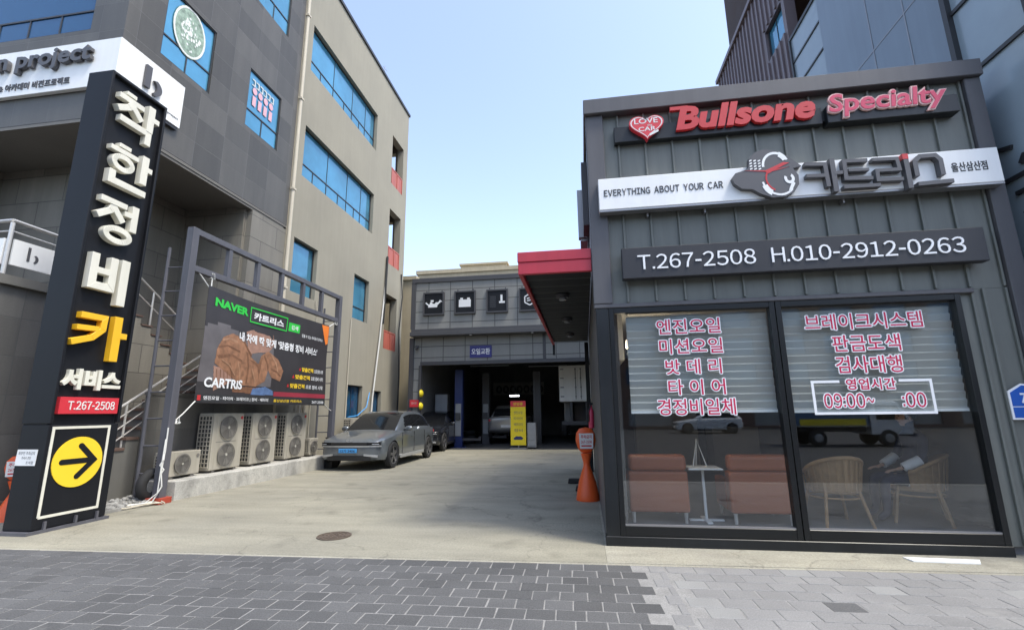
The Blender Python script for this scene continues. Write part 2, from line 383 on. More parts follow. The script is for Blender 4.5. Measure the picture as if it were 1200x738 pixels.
def glyph_of(ch, bold):
    k = (ch, bold)
    if k not in _GC:
        c = bpy.data.curves.new('t', 'FONT'); c.body = chr(0xFEE0+ord(ch)); c.size = 1; c.offset = bold; c.resolution_u = 3
        o = bpy.data.objects.new('t', c); scene.collection.objects.link(o); dg = bpy.context.evaluated_depsgraph_get(); me = bpy.data.meshes.new_from_object(o.evaluated_get(dg))
        _GC[k] = ([(p.co.x, p.co.y) for p in me.vertices], [tuple(p.vertices) for p in me.polygons]); bpy.data.objects.remove(o); bpy.data.curves.remove(c); bpy.data.meshes.remove(me)
    return _GC[k]
def sans(s, F, u, v, wd, h, d0=.002, depth=.004, bold=.0, gap=.085, mb=None, mi=0):
    """grotesque lettering set glyph by glyph (proportional widths), fitted to width wd and cap height h"""
    V, FA, x = [], [], 0.
    def rect(a, b, c, d): k = len(V); V.extend([(a, c), (b, c), (b, d), (a, d)]); FA.append((k, k+1, k+2, k+3))
    for ch in s:
        t = .09+bold*2
        if ch == ' ': x += .26; continue
        if ch == '.': rect(x, x+t*1.15, 0, t*1.15); x += t*1.15+gap; continue
        if ch == ':': rect(x, x+t*1.1, .05, .05+t*1.1); rect(x, x+t*1.1, .42, .42+t*1.1); x += t*1.1+gap; continue
        if ch == '-': rect(x, x+.28, .27, .27+t); x += .28+gap; continue
        vs, fs = glyph_of(ch, bold); x0 = min(p[0] for p in vs); x1 = max(p[0] for p in vs); k = len(V); w_ = x1-x0; sc = .55 if ch == '~' else 1
        pad = (.50-w_)/2 if ch.isdigit() and w_ < .5 else 0
        V.extend([(x+pad+(a-x0)*sc, b) for a, b in vs]); FA.extend([tuple(i+k for i in f) for f in fs]); x += w_*sc+2*pad+gap
    W = max(p[0] for p in V); sx, sy = wd/W, h/.735
    mb = mb or MB(); n = len(V); P = [F(u+a*sx, v+b*sy, d0+depth) for a, b in V]; fa = list(FA)
    if depth > 0:
        ec = {}
        for f in FA:
            for i in range(len(f)): e = (f[i], f[(i+1) % len(f)]); ec.setdefault(tuple(sorted(e)), []).append(e)
        P += [F(u+a*sx, v+b*sy, d0) for a, b in V]; fa += [(e[0][1], e[0][0], e[0][0]+n, e[0][1]+n) for e in ec.values() if len(e) == 1]
    return mb.add(P, fa, mi)
def wide(s): return ''.join(chr(0xFEE0+ord(c)) if 33 <= ord(c) <= 126 else c for c in s)
def stroke(mb, pts, wd, F, d0, d1, mi=0, cap=0.):
    """a thick polyline with mitred corners, square ends"""
    P = [Vector(p) for p in pts]; n = len(P); Lp = []; Rp = []
    for i in range(n):
        dp = (P[i]-P[i-1]).normalized() if i else None; dn = (P[i+1]-P[i]).normalized() if i < n-1 else None
        if dp is None: t = dn; k = 1; q = P[i]-dn*cap
        elif dn is None: t = dp; k = 1; q = P[i]+dp*cap
        else:
            t = (dp+dn); t = t.normalized() if t.length > 1e-6 else dn; k = 1/max(.45, t.dot(dn)); q = P[i]
        nn = Vector((-t.y, t.x))*wd/2*k; Lp.append(q+nn); Rp.append(q-nn)
    for i in range(n-1):
        mb.prism([tuple(Lp[i]), tuple(Lp[i+1]), tuple(Rp[i+1]), tuple(Rp[i])], F, d0, d1+.0006*i, mi)
    return mb
def ell(cx, cy, rx, ry, n=28, a0=0, a1=2*math.pi): return [(cx+rx*math.cos(a0+(a1-a0)*i/n), cy+ry*math.sin(a0+(a1-a0)*i/n)) for i in range(n)]
def ringmb(mb, cx, cy, rx, ry, wd, F, d0, d1, mi=0, n=28):
    for i in range(n):
        a, b = 2*math.pi*i/n, 2*math.pi*(i+1)/n
        o = lambda t, k: (cx+(rx+k)*math.cos(t), cy+(ry+k)*math.sin(t))
        mb.prism([o(a, wd/2), o(b, wd/2), o(b, -wd/2), o(a, -wd/2)], F, d0, d1, mi)
    return mb
def wall_holes(mb, F, u0, u1, v0, v1, holes, th, mi=0, mr=None):
    """wall slab in frame F from d=0 back to d=-th with rectangular openings and their reveals"""
    mr = mi if mr is None else mr
    us = sorted({u0, u1, *[h[0] for h in holes], *[h[1] for h in holes]}); vs = sorted({v0, v1, *[h[2] for h in holes], *[h[3] for h in holes]})
    us = [x for x in us if u0 <= x <= u1]; vs = [x for x in vs if v0 <= x <= v1]
    def solid(i, j):
        if i < 0 or j < 0 or i >= len(us)-1 or j >= len(vs)-1: return False
        cu = (us[i]+us[i+1])/2; cv = (vs[j]+vs[j+1])/2
        return not any(h[0] < cu < h[1] and h[2] < cv < h[3] for h in holes)
    for i in range(len(us)-1):
        for j in range(len(vs)-1):
            if not solid(i, j): continue
            a, b, c, d = us[i], us[i+1], vs[j], vs[j+1]
            mb.quad(F(a, c, 0), F(b, c, 0), F(b, d, 0), F(a, d, 0), mi); mb.quad(F(a, c, -th), F(a, d, -th), F(b, d, -th), F(b, c, -th), mi)
            for ok, p, q in ((solid(i-1, j), (a, c), (a, d)), (solid(i+1, j), (b, d), (b, c)), (solid(i, j-1), (b, c), (a, c)), (solid(i, j+1), (a, d), (b, d))):
                if not ok: mb.quad(F(*p, 0), F(*q, 0), F(*q, -th), F(*p, -th), mr)
    return mb
def window(parent, F, u0, u1, v0, v1, us=(), vs=(), glass='blue_glass', fw_=.05, dep=-.10, split=None, frame='dark_frame'):
    """a framed window set into its opening: window frame (part) > pane (sub-part); us/vs = mullion positions; split = (v, us below)"""
    f = MB(); B = lambda a, b, c, d, d0=dep-.03, d1=dep+.03: f.prism([(a, c), (b, c), (b, d), (a, d)], F, d0, d1)
    B(u0, u0+fw_, v0, v1); B(u1-fw_, u1, v0, v1); B(u0+fw_, u1-fw_, v0, v0+fw_); B(u0+fw_, u1-fw_, v1-fw_, v1)
    for x in us: B(x-.008, x+.008, (split[0] if split else v0+fw_), v1-fw_, dep-.02, dep+.012)
    for y in vs: B(u0+fw_, u1-fw_, y-.015, y+.015, dep-.02, dep+.015)
    if split:
        B(u0+fw_, u1-fw_, split[0]-.018, split[0]+.018, dep-.02, dep+.016)
        for x in split[1]: B(x-.014, x+.014, v0+fw_, split[0]-.018, dep-.02, dep+.013)
    o = obj('window', f, frame, parent)
    g = MB().prism([(u0+.02, v0+.02), (u1-.02, v0+.02), (u1-.02, v1-.02), (u0+.02, v1-.02)], F, dep-.012, dep-.002)
    obj('pane', g, glass, o)
    return o
# ================================================================== SETTING
edge = lambda x: 5.24+.028*x
struct('ground', MB().quad((-900, -900, -.15), (900, -900, -.15), (900, 900, -.15), (-900, 900, -.15)), 'asphalt')
g = MB(); g.prism([(-14.5, edge(-14.5)), (.16, edge(.16)), (.16, 20.2), (-14.5, 20.2)], FG(0), -.2, 0); struct('driveway', g, 'drive_concrete')
g = MB(); g.prism([(.162, edge(.162)), (14, edge(14)), (14, 20.2), (.162, 20.2)], FG(0), -.2, .002); struct('forecourt', g, 'strip_concrete')
g = MB(); g.prism([(-40, 1.0), (40, 1.0), (40, edge(40)-.002), (-40, edge(-40)-.002)], FG(0), -.2, -.0032); struct('sidewalk_base', g, 'joint_sand')
g = MB(); g.prism([(-40, .84), (40, .84), (40, .998), (-40, .998)], FG(0), -.2, .004); struct('road_kerb', g, 'kerb_concrete')
ang = math.atan(.028); cu = Vector((math.cos(ang), math.sin(ang))); cv = Vector((math.sin(ang), -math.cos(ang)))
def pave(name, u0, u1, row, ln, mats, pick, start, ragged, rows=15, jit=.003):
    mb = MB(); gap = .012
    for r in range(rows):
        v0 = start+r*row; x = u0+(ln/2 if r % 2 else 0)+random.uniform(-.02, .02)
        while x < u1:
            e = x+ln
            if ragged and e > u1+.09: break
            e2 = min(e, u1) if not ragged else e
            if e2-x > .04:
                o = Vector((0, 5.24)); z = random.uniform(-.0008, .0022); g_ = gap/2; j = lambda: random.uniform(-jit, jit)
                c = [o+cu*(a+j())+cv*(b+j()) for a, b in ((x+g_, v0+g_), (e2-g_, v0+g_), (e2-g_, v0+row-g_), (x+g_, v0+row-g_))]
                ti = [p+(sum(c, Vector((0, 0)))/4-p).normalized()*.006 for p in c]
                k = len(mb.v); zt = z
                mb.add([(p.x, p.y, -.012) for p in c]+[(p.x, p.y, zt-.0022) for p in c]+[(p.x, p.y, zt) for p in ti],
                       [(8, 9, 10, 11)]+[(i, (i+1) % 4, 4+(i+1) % 4, 4+i) for i in range(4)]+[(4+i, 4+(i+1) % 4, 8+(i+1) % 4, 8+i) for i in range(4)], pick())
            x = e
    return struct(name, mb, mats)
g = MB(); o_ = Vector((0, 5.24))
c = [o_+cu*a+cv*b for a, b in ((-14, .004), (9, .004), (9, .055), (-14, .055))]; g.prism([tuple(p) for p in c], FG(0), -.03, -.002); struct('sidewalk_edging', g, 'strip_concrete')
pave('sidewalk_dark_pavers', -9.5, .50, .189, .23, ['dark_paver', 'light_paver'], lambda: 0, .062, True)
pave('sidewalk_light_pavers', .70, 7.5, .196, .262, ['light_paver', 'pale_paver', 'dark_paver'], lambda: (1 if random.random() < .05 else 2 if random.random() < .012 else 0), .062, False)
pave('sidewalk_edge_pavers', .55, .695, .189, .15, ['light_paver', 'pale_paver'], lambda: (1 if random.random() < .15 else 0), .062, False)
# kerb ledge that carries the air conditioners
g = MB(); g.prism([(-7.44, 8.02), (-7.38, 13.4), (-8.3, 13.4), (-8.3, 8.02)], FG(0), -.1, .33)
ledge = struct('kerb_ledge', g, 'kerb_concrete'); b_ = ledge.modifiers.new('bevel', 'BEVEL'); b_.width = .012; b_.segments = 2

# ================================================================== TILED BUILDING (left)
T = thing('tiled_building', 'dark grey stone-clad building overhanging an outside stair at left', 'building', (-8.3, 6.45, 0))
FSt, FFt = FS(-8.3), FF(6.45)
SW = [(7.2, 8.5, 8.785, 10.43), (9.68, 10.97, 8.785, 10.44), (9.68, 11.0, 12.53, 14.2), (7.2, 8.5, 12.53, 14.2)]
FWN = [(-12.0, -9.06, 8.77, 10.55), (-12.0, -9.06, 12.6, 14.3)]
m = MB(); wall_holes(m, FSt, 6.70, 11.70, 6.85, 17, SW, .25); wall_holes(m, FFt, -22, -8.3, 6.85, 17, FWN, .25)
obj('wall', m, 'stone_cladding', T)
for h in SW: window(T, FSt, *h, split=(h[2]+.52, [(h[0]+h[1])/2]), fw_=.03, dep=-.05)
for h in FWN: window(T, FFt, *h, us=[], split=(h[2]+.47, [-11.3, -10.58, -9.84]), fw_=.03, dep=-.05, glass='dark_blue_glass')
wins = [o for o in T.children if o.name.startswith('window')]
m = MB(); m.prism(ell(7.83, 9.83, .43, .60, 36), FS(-8.335), 0, .004)
obj('round_sticker', m, 'sticker_green', wins[0])
m = MB(); ringmb(m, 7.83, 9.83, .405, .565, .045, FS(-8.330), 0, .003)
for k in range(60):
    a = random.uniform(0, 6.28); r = random.uniform(.05, 1.05)
    x, z = 7.83+.3*r*math.cos(a), 9.83+.43*r*math.sin(a); m.prism(ell(x, z, random.uniform(.012, .035), random.uniform(.015, .05), 8), FS(-8.330), 0, .003+.00003*k)
obj('sticker_ring', m, 'sticker_white', wins[0])
m = MB()
for k in range(4):
    u = 9.86+.22*k; m.prism(ell(u+.09, 9.93, .085, .10, 12), FS(-8.334), 0, .004); m.prism([(u+.03, 9.5), (u+.16, 9.5), (u+.16, 9.78), (u+.03, 9.78)], FS(-8.334), 0, .004)
obj('lettering', m, 'vinyl_pinkish', wins[1])
m = MB()
for k in range(6): u = 9.83+.15*k; stroke(m, [(u, 10.22), (u+.1, 10.22), (u+.1, 10.06)], .035, FS(-8.334), 0, .004); stroke(m, [(u, 10.06), (u+.12, 10.06)], .03, FS(-8.3335), 0, .0042)
obj('lettering', m, 'vinyl_pale', wins[1])
m = MB(); m.box(-22, -8.304, 6.454, 11.7, 6.78, 6.846); obj('soffit', m, 'soffit', T)
m = MB(); m.box(-8.62, -8.32, 6.9, 11.6, 6.72, 6.776); obj('soffit_beam', m, 'soffit', T)
m = MB(); m.box(-10.4, -10.15, 7.75, 10.2, 0, 6.776); m.box(-12.6, -12.4, 5.9, 7.75, 3.75, 6.776); m.box(-12.6, -10.402, 7.752, 7.95, 3.75, 6.776)
m.box(-10.15, -8.46, 10.202, 11.7, 0, 6.776); m.box(-8.459, -8.31, 10.3, 11.699, 0, 6.72)
obj('recess_wall', m, 'wall_tile', T)
m = MB(); m.box(-16, -9.12, 5.95, 7.75, 0, 3.6); obj('retaining_wall', m, 'retaining_tile', T)
m = MB(); m.box(-16, -9.04, 5.86, 7.752, 3.602, 3.75); obj('terrace_slab', m, 'stair_grey', T)
# stair
n, ri, tr, y0 = 14, .18, .26, 6.45
m = MB(); pts = [(y0, 0)]
for k in range(n): pts += [(y0+k*tr, (k+1)*ri), (y0+(k+1)*tr, (k+1)*ri)]
pts += [(10.2, n*ri), (10.2, 0)]
m.prism(pts, lambda u, v, d: (-8.33-d, u, v), 0, .87, 0)
for k in range(n): m.box(-9.18, -8.31, y0+k*tr-.02, y0+(k+1)*tr-.022, (k+1)*ri+.001, (k+1)*ri+.05, 1)
pts = [(9.85, 0)]; n2 = 7
for k in range(n2): pts += [(9.85-k*tr, 2.52+(k+1)*.176), (9.85-(k+1)*tr, 2.52+(k+1)*.176)]
pts += [(9.85-n2*tr, 0)]
m.prism(pts, lambda u, v, d: (-9.26-d, u, v), 0, .87, 2)
for k in range(n2): m.box(-10.14, -9.24, 9.85-(k+1)*tr+.022, 9.85-k*tr+.02, 2.522+(k+1)*.176, 2.552+(k+1)*.176, 1)
obj('stair', m, ['stair_grey', 'granite_tread', 'wall_tile'], T)
m = MB(); m.box(-8.31, -8.21, 8.0, 11.69, 0, 1.9); m.box(-8.32, -8.2, 7.98, 11.695, 1.902, 1.96); obj('stair_side_wall', m, 'retaining_tile', T)
m = MB()
sl = .672
for dz in (0, -.2, -.4, -.6): m.tube([(-8.42, 6.6, .98+dz), (-8.42, 9.9, .98+dz+3.3*sl)], .024 if dz == 0 else .014)
for y in (6.7, 7.75, 8.8, 9.85): m.tube([(-8.42, y, (y-6.6)*sl+.15), (-8.42, y, .98+(y-6.6)*sl)], .02)
for dz in (0, -.35): m.tube([(-9.3, 9.75, 3.6+dz), (-9.3, 8.0, 4.68+dz)], .02 if dz == 0 else .012)
for y in (9.7, 8.8, 8.05): m.tube([(-9.3, y, 3.6-(y-9.75)*.62-.85), (-9.3, y, 3.6-(y-9.75)*.617)], .018)
obj('handrail', m, 'stainless', T, smooth=True)
m = MB()
for y in (5.93, 7.0): m.tube([(-9.1, y, 3.75), (-9.1, y, 4.62)], .03)
for x in (-10.5, -11.9): m.tube([(x, 5.93, 3.75), (x, 5.93, 4.62)], .03)
for z, r in ((4.66, .03), (4.48, .014)): m.tube([(-13.5, 5.93, z), (-9.1, 5.93, z)], r); m.tube([(-9.1, 5.93, z), (-9.1, 7.7, z-.04)], r)
bal = obj('balustrade', m, 'stainless', T, smooth=True)
m = MB(); m.box(-9.115, -9.085, 5.99, 6.95, 3.93, 4.36); m.box(-9.115, -9.085, 7.05, 7.7, 3.93, 4.36); m.box(-13.4, -9.18, 5.915, 5.945, 3.93, 4.36); obj('infill_panel', m, 'white_board', bal)
m = MB(); F = FS(-9.083); m.prism([(6.2, 4.05), (6.24, 4.05), (6.24, 4.29), (6.2, 4.29)], F, 0, .004); m.prism(ell(6.30, 4.11, .07, .075, 16, -1.4, 1.4)+ell(6.285, 4.11, .04, .06, 10, 1.3, -1.3), F, 0, .004)
obj('lettering', m, 'letter_grey', bal)
m = MB(); m.tube([(-8.26, 11.78, .3), (-8.26, 11.78, 16)], .055, 10)
for z in (2, 5, 8, 11, 14): m.box(-8.33, -8.19, 11.71, 11.85, z, z+.06)
obj('drainpipe', m, 'pvc_pipe', T, smooth=True)

# fascia sign wrapping the corner
S = thing('fascia_sign', 'long white signboard wrapping the tiled corner with dark raised letters', 'sign', (-8.3, 6.4, 7.4))
m = MB(); m.prism([(-16, 6.36), (-8.2, 6.36), (-8.2, 7.79), (-8.295, 7.79), (-8.295, 6.445), (-16, 6.445)], FG(7.42), 0, .98); obj('board', m, 'white_board', S, bevel=.006)
obj('letters', txt('born project', FF(6.36), -11.62, 7.83, 2.90, .47, .012, .07, bold=.032), 'letter_grey', S)
obj('letters', txt('뷰티샵 & 아카데미 비전프로젝트', FF(6.36), -11.2, 7.53, 2.03, .15, .002, .012, bold=.012), 'letter_grey', S)
m = MB(); F = FS(-8.2); m.prism([(6.86, 7.76), (6.98, 7.76), (6.98, 8.22), (6.86, 8.22)], F, .01, .06)
m.prism(ell(7.05, 7.86, .19, .17, 20, -1.35, 1.35)+ell(7.01, 7.86, .12, .14, 14, 1.25, -1.25), F, .01, .06)
obj('letters', m, 'letter_grey', S)
obj('letters', txt('project', F, 7.46, 7.56, .26, .06, .002, .004), 'letter_grey', S)
m = MB(); m.box(-8.29, -8.22, 7.3, 7.75, 7.36, 7.415); obj('bracket', m, 'dark_frame', S)

# ================================================================== STUCCO BUILDING
B = thing('stucco_building', 'beige stucco office block with blue ribbon windows and red balcony panels', 'building', (-8.3, 16, 0))
F = FS(-8.3)
RW = [(12.2, 17.12, 12.41, 14.09), (12.2, 17.14, 8.70, 10.42)]; PW = [(12.1, 13.38, 5.02, 6.67), (15.87, 17.11, 4.97, 6.65), (15.85, 17.0, 1.0, 2.53), (17.85, 18.7, 1.0, 2.4)]
BO = [(18.77, 20.1, 11.8, 14.2), (18.77, 20.06, 8.0, 10.55), (18.68, 19.97, 4.2, 6.6)]
m = MB(); wall_holes(m, F, 11.701, 20.63, 0, 16.4, RW+PW+BO, .3)
wall_holes(m, lambda u, v, d: (u, 20.628+d, v), -20, -8.602, 0, 16.4, [(-9.55, -8.8, c+.0, d) for (a, b, c, d) in BO], .3); m.box(-20, -8.602, 11.703, 12.0, 6.9, 16.4)
obj('wall', m, 'stucco', B)
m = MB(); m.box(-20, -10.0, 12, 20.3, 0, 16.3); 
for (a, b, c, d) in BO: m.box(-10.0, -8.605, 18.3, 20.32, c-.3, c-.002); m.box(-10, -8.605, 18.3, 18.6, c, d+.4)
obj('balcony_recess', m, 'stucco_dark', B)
m = MB(); m.box(-20, -8.24, 11.72, 20.7, 16.4, 16.52); obj('roof_coping', m, 'dark_frame', B)
for h in RW: window(B, F, *h, us=[h[0]+1.62, h[0]+3.0, h[0]+4.1], split=(h[2]+.52, [h[0]+.8, h[0]+1.62, h[0]+2.4, h[0]+3.0, h[0]+3.6, h[0]+4.1]), fw_=.035, dep=-.16)
for h in PW[:2]: window(B, F, *h, split=(h[2]+.5, []), fw_=.04, dep=-.16)
for h in PW[2:]: window(B, F, *h, us=[(h[0]+h[1])/2], fw_=.04, dep=-.16, glass='dark_blue_glass')
for (a, b, c, d) in BO:
    m = MB(); m.box(-8.36, -8.31, a+.01, b-.05, c, c+.72); m.box(-8.37, -8.30, a, b-.03, c+.74, c+.80); 
    for y in (a+.02, (a+b)/2, b-.08): m.box(-8.305, -8.285, y, y+.04, c+.02, c+.73)
    obj('balcony_panel', m, 'rail_red', B)
m = MB()
m.tube([(-8.25, 18.60, 7.8), (-8.25, 18.45, 6.2), (-8.22, 18.1, 4.2), (-8.2, 17.7, 2.2), (-8.2, 17.55, .3)], .03)
obj('conduit', m, 'cable_white', B, smooth=True)
m = MB(); m.tube([(-8.26, 20.3, 7.9), (-8.2, 20.35, 6.8), (-8.24, 20.2, 5.2), (-8.2, 20.3, 3), (-8.2, 20.2, .2)], .03); m.tube([(-8.24, 18.62, 8.2), (-8.22, 18.5, 6.6), (-8.24, 18.45, 5.2)], .05)
obj('cable', m, 'cable_black', B, smooth=True)
m = MB(); m.tube([(-8.26, 15.75, 4.9), (-8.26, 15.7, .3)], .016); m.tube([(-8.26, 13.4, 5.0), (-8.25, 13.5, 4.7), (-8.25, 13.5, .4)], .014); obj('conduit', m, 'pvc_pipe', B, smooth=True)
m = MB(); m.tube([(-8.2, 17.4, 2.3), (-8.05, 16.9, 1.75), (-8.0, 16.1, 1.45), (-8.1, 15.6, 1.4)], .018); obj('hose', m, 'plate_blue', B, smooth=True)
m = MB(); m.tube([(-8.5, 18.0, 16.5), (-8.5, 18.0, 17.3)], .012); m.tube([(-8.5, 18.35, 16.5), (-8.5, 18.3, 17.0)], .012); m.tube([(-8.5, 17.8, 17.1), (-8.5, 18.25, 17.2)], .008)
obj('antenna', m, 'metal_grey', B)

# ================================================================== BACKGROUND BUILDINGS
Y1 = thing('cream_building', 'cream building rising behind the grey repair garage roof', 'building', (-6, 38, 0))
m = MB(); m.box(-12.5, 8, 34, 44, 0, 12.1); obj('wall', m, 'yellow_stucco', Y1)
m = MB(); m.box(-12.6, 8.1, 33.9, 44.1, 12.102, 12.4); obj('parapet', m, 'yellow_stucco', Y1)
m = MB(); m.box(-9.3, -5.6, 35, 40, 12.4, 12.95); m.box(-9.4, -5.5, 34.9, 40.1, 12.952, 13.1); obj('stair_tower', m, 'yellow_stucco', Y1)
Y2 = thing('yellow_building', 'narrow strip of yellowish house wall between beige block and grey garage', 'building', (-9, 23, 0))
m = MB(); m.box(-11.5, -8.2, 22, 30, 0, 8.1); obj('wall', m, 'yellow_stucco', Y2)
m = MB(); m.box(-11.6, -8.12, 21.9, 30, 8.102, 8.3); obj('parapet', m, 'yellow_stucco', Y2)

# ================================================================== GARAGE
G = thing('repair_garage', 'grey panelled repair garage with wide open dark bay behind the driveway', 'garage', (-3.4, 19.5, 0))
F = FF(19.5)
m = MB(); wall_holes(m, F, -7.35, 3.5, 0, 4.71, [(-6.92, 1.6, -1, 3.57)], .3); m.box(-7.35, -7.05, 19.8, 31.7, 0, 4.7); m.box(3.2, 3.5, 19.8, 31.7, 0, 4.7); obj('wall', m, 'garage_panel', G)
m = MB(); m.box(-7.18, 3.3, 19.10, 20.0, 5.02, 7.06); obj('upper_fascia', m, 'garage_panel', G)
m = MB(); m.box(-7.24, 3.4, 19.04, 20.1, 7.062, 7.27); m.box(-7.25, 3.4, 18.96, 19.9, 4.715, 4.88); m.box(-7.22, 3.4, 19.03, 19.9, 4.882, 5.018); m.box(-7.26, -7.06, 19.05, 20.0, 5.02, 7.06)
m.box(-7.42, -7.22, 19.42, 19.7, 0, 4.71); m.box(-6.92, 1.6, 19.44, 19.55, 3.5, 3.66); m.box(-6.98, -6.86, 19.44, 19.6, 0, 3.5); m.box(-1.62, -1.5, 19.46, 19.9, 3.66, 4.71)
obj('trim', m, 'garage_trim', G, bevel=.01)
m = MB(); m.box(-7.05, 3.2, 31.4, 31.7, 0, 4.7); m.box(-7.04, -6.98, 19.82, 31.4, 0, 4.6); m.box(3.1, 3.19, 19.82, 31.4, 0, 4.6); m.box(-7.35, 3.5, 19.802, 31.7, 4.702, 5.0)
for y in (22, 25, 28): m.box(-7, 3.1, y, y+.25, 4.4, 4.69)
obj('inner_wall', m, 'garage_dark', G)
m = MB(); m.box(-7.04, 3.1, 19.85, 31.4, .003, .012); obj('floor', m, 'garage_floor', G)
for x in (-4.6, -2.0, .6): obj('downlight', MB().cyl((x, 18.99, 4.70), (x, 18.99, 4.66), .05, .045, 12), 'metal_grey', G)
m = MB(); m.box(-7.12, -6.98, 19.36, 19.43, 4.28, 4.36); m.cyl((-7.05, 19.3, 4.2), (-7.05, 19.42, 4.3), .06, .05, 12); obj('camera', m, 'garage_trim', G)
def icon_sign(u, label, draw):
    t = thing('icon_sign', label, 'sign', (u+.46, 19.1, 5.6), 0, 'square pictogram signs on the garage')
    F = FF(19.098); f = MB(); 
    for a, b, c, d in ((u, u+.93, 5.60, 5.66), (u, u+.93, 6.54, 6.60), (u, u+.06, 5.66, 6.54), (u+.87, u+.93, 5.66, 6.54)): f.prism([(a, c), (b, c), (b, d), (a, d)], F, .0, .12)
    obj('frame', f, 'garage_trim', t); obj('board', MB().prism([(u+.06, 5.66), (u+.87, 5.66), (u+.87, 6.54), (u+.06, 6.54)], F, .0, .08), 'black_sign', t)
    p = MB(); draw(p, u, F); obj('pictogram', p, 'letter_white', t)
    k = MB()
    for x in (u+.12, u+.8): k.prism([(x, 6.602), (x+.04, 6.602), (x+.04, 6.68), (x, 6.68)], F, .02, .05)
    obj('bracket', k, 'garage_trim', t)
def P(p, pts, F, u, d=.085): p.prism([(u+a, 5.6+b) for a, b in pts], F, .08, d)
def d_oil(p, u, F):
    P(p, [(.22, .34), (.62, .34), (.66, .56), (.56, .56), (.52, .50), (.42, .50), (.40, .56), (.30, .56), (.30, .50), (.24, .46)], F, u); P(p, [(.60, .40), (.80, .58), (.84, .55), (.84, .60), (.74, .66), (.64, .52)], F, u, .0856)
    P(p, [(.10, .52), (.20, .44), (.26, .38), (.26, .46), (.12, .58)], F, u, .0852); P(p, [(.33, .58), (.46, .58), (.46, .66), (.33, .66)], F, u)
def d_bat(p, u, F):
    P(p, [(.20, .30), (.72, .30), (.72, .62), (.20, .62)], F, u); P(p, [(.26, .625), (.38, .625), (.38, .70), (.26, .70)], F, u); P(p, [(.56, .625), (.68, .625), (.68, .70), (.56, .70)], F, u)
def d_tyre(p, u, F):
    P(p, [(.55, .40), (.80, .40), (.80, .48), (.55, .48)], F, u); P(p, [(.61, .485), (.70, .485), (.70, .76), (.61, .76)], F, u)
def d_hex(p, u, F):
    h = [(.46+.24*math.cos(R(90+60*k)), .5+.24*math.sin(R(90+60*k))) for k in range(6)]
    for k in range(6): stroke(p, [(u+h[k][0], 5.6+h[k][1]), (u+h[(k+1) % 6][0], 5.6+h[(k+1) % 6][1])], .05, F, .08, .084+.0004*k)
    for z in (.44, .54): stroke(p, [(u+.34, 5.6+z), (u+.58, 5.6+z+.04)], .04, F, .08, .085)
icon_sign(-6.70, 'square black sign with a white oil can pictogram on garage fascia', d_oil)
icon_sign(-5.32, 'square black sign with a white car battery pictogram on garage fascia', d_bat)
icon_sign(-3.93, 'square black sign with a tyre and T-shaped tool pictogram on garage fascia', d_tyre)
icon_sign(-2.54, 'square black sign with a hexagon pictogram partly behind the red canopy', d_hex)
t3 = [o for o in scene.objects if o.name == 'icon_sign.002'][0]
p = MB(); F = FF(19.098); 
for k in range(6): p.prism([(-3.77, 5.82+.085*k), (-3.52, 5.82+.085*k), (-3.52, 5.89+.085*k), (-3.77, 5.89+.085*k)], F, .08, .086)
obj('tyre_pictogram', p, 'phone_board', t3)
t = thing('oil_change_sign', 'small navy blue sign with white Korean lettering above the garage bay', 'sign', (-4.25, 19.49, 3.78))
obj('board', MB().prism([(-4.73, 3.78), (-3.79, 3.78), (-3.79, 4.29), (-4.73, 4.29)], FF(19.498), 0, .05), 'sign_navy', t); obj('letters', txt('오일교환', FF(19.498), -4.66, 3.91, .80, .26, .05, .008, bold=.02), 'letter_white', t)
t = thing('wall_sign', 'small red board on the left garage pillar', 'sign', (-7.1, 19.36, 1.75))
obj('board', MB().prism([(-7.31, 1.76), (-6.93, 1.76), (-6.93, 2.06), (-7.31, 2.06)], FF(19.41), 0, .03), 'sign_red', t); obj('letters', txt('정비중', FF(19.41), -7.24, 1.87, .24, .1, .03, .004, bold=.01), 'notice_pink', t)
for z, l in ((2.15, 'upper of two yellow round bumpers on the garage bay edge'), (1.62, 'lower of two yellow round bumpers on the garage bay edge')):
    m = MB(); m.lathe([(0, 0), (.16, 0), (.15, .05), (.10, .10), (0, .12)], n=16); m.mapped(lambda x, y, q: (-6.86+q, 19.43+y, z+.17+x)); tag(obj('round_bumper', m, 'banner_yellow', smooth=True), l, 'bumper', 'yellow bumpers')

# ================================================================== RIGHT NEIGHBOUR
Nb = thing('neighbour_building', 'tall building with brown corrugated and blue-grey panels behind the shop', 'building', (5.3, 10, 0))
F = FL(5.3)   # u = -Y
m = MB(); wall_holes(m, F, -16, -10.8, 0, 13.05, [(-12.0, -10.95, 10.65, 11.2+.35)], .25); m.box(5.552, 14, 15.75, 16, 0, 13.05); obj('corrugated_wall', m, 'brown_metal', Nb)
m = MB()
y = 10.95
while y < 16:
    for (a, b) in ((0, 10.6), (11.6, 13.05)) if 10.9 < y < 12.05 else ((0, 13.05),): m.box(5.255, 5.30, y-.035, y+.035, a, b)
    y += .26
m.box(5.2, 5.6, 10.8, 16.05, 13.06, 13.2); obj('corrugation', m, 'brown_metal', Nb)
window(Nb, F, -12.0, -10.95, 10.65, 11.55, us=[-11.5], dep=-.1)
m = MB(); m.box(5.3, 14, 9.42, 10.79, 0, 10.2); obj('glazed_bay', m, 'sky_toned_glass', Nb)
m = MB()
for k in range(14): z = 1.0+k*.66; m.box(5.28, 5.299, 9.42, 10.79, z, z+.04)
m.box(5.26, 5.299, 10.74, 10.80, 0, 10.2); m.box(5.27, 14, 9.42, 10.8, 10.202, 10.28); obj('glazing_bar', m, 'dark_frame', Nb)
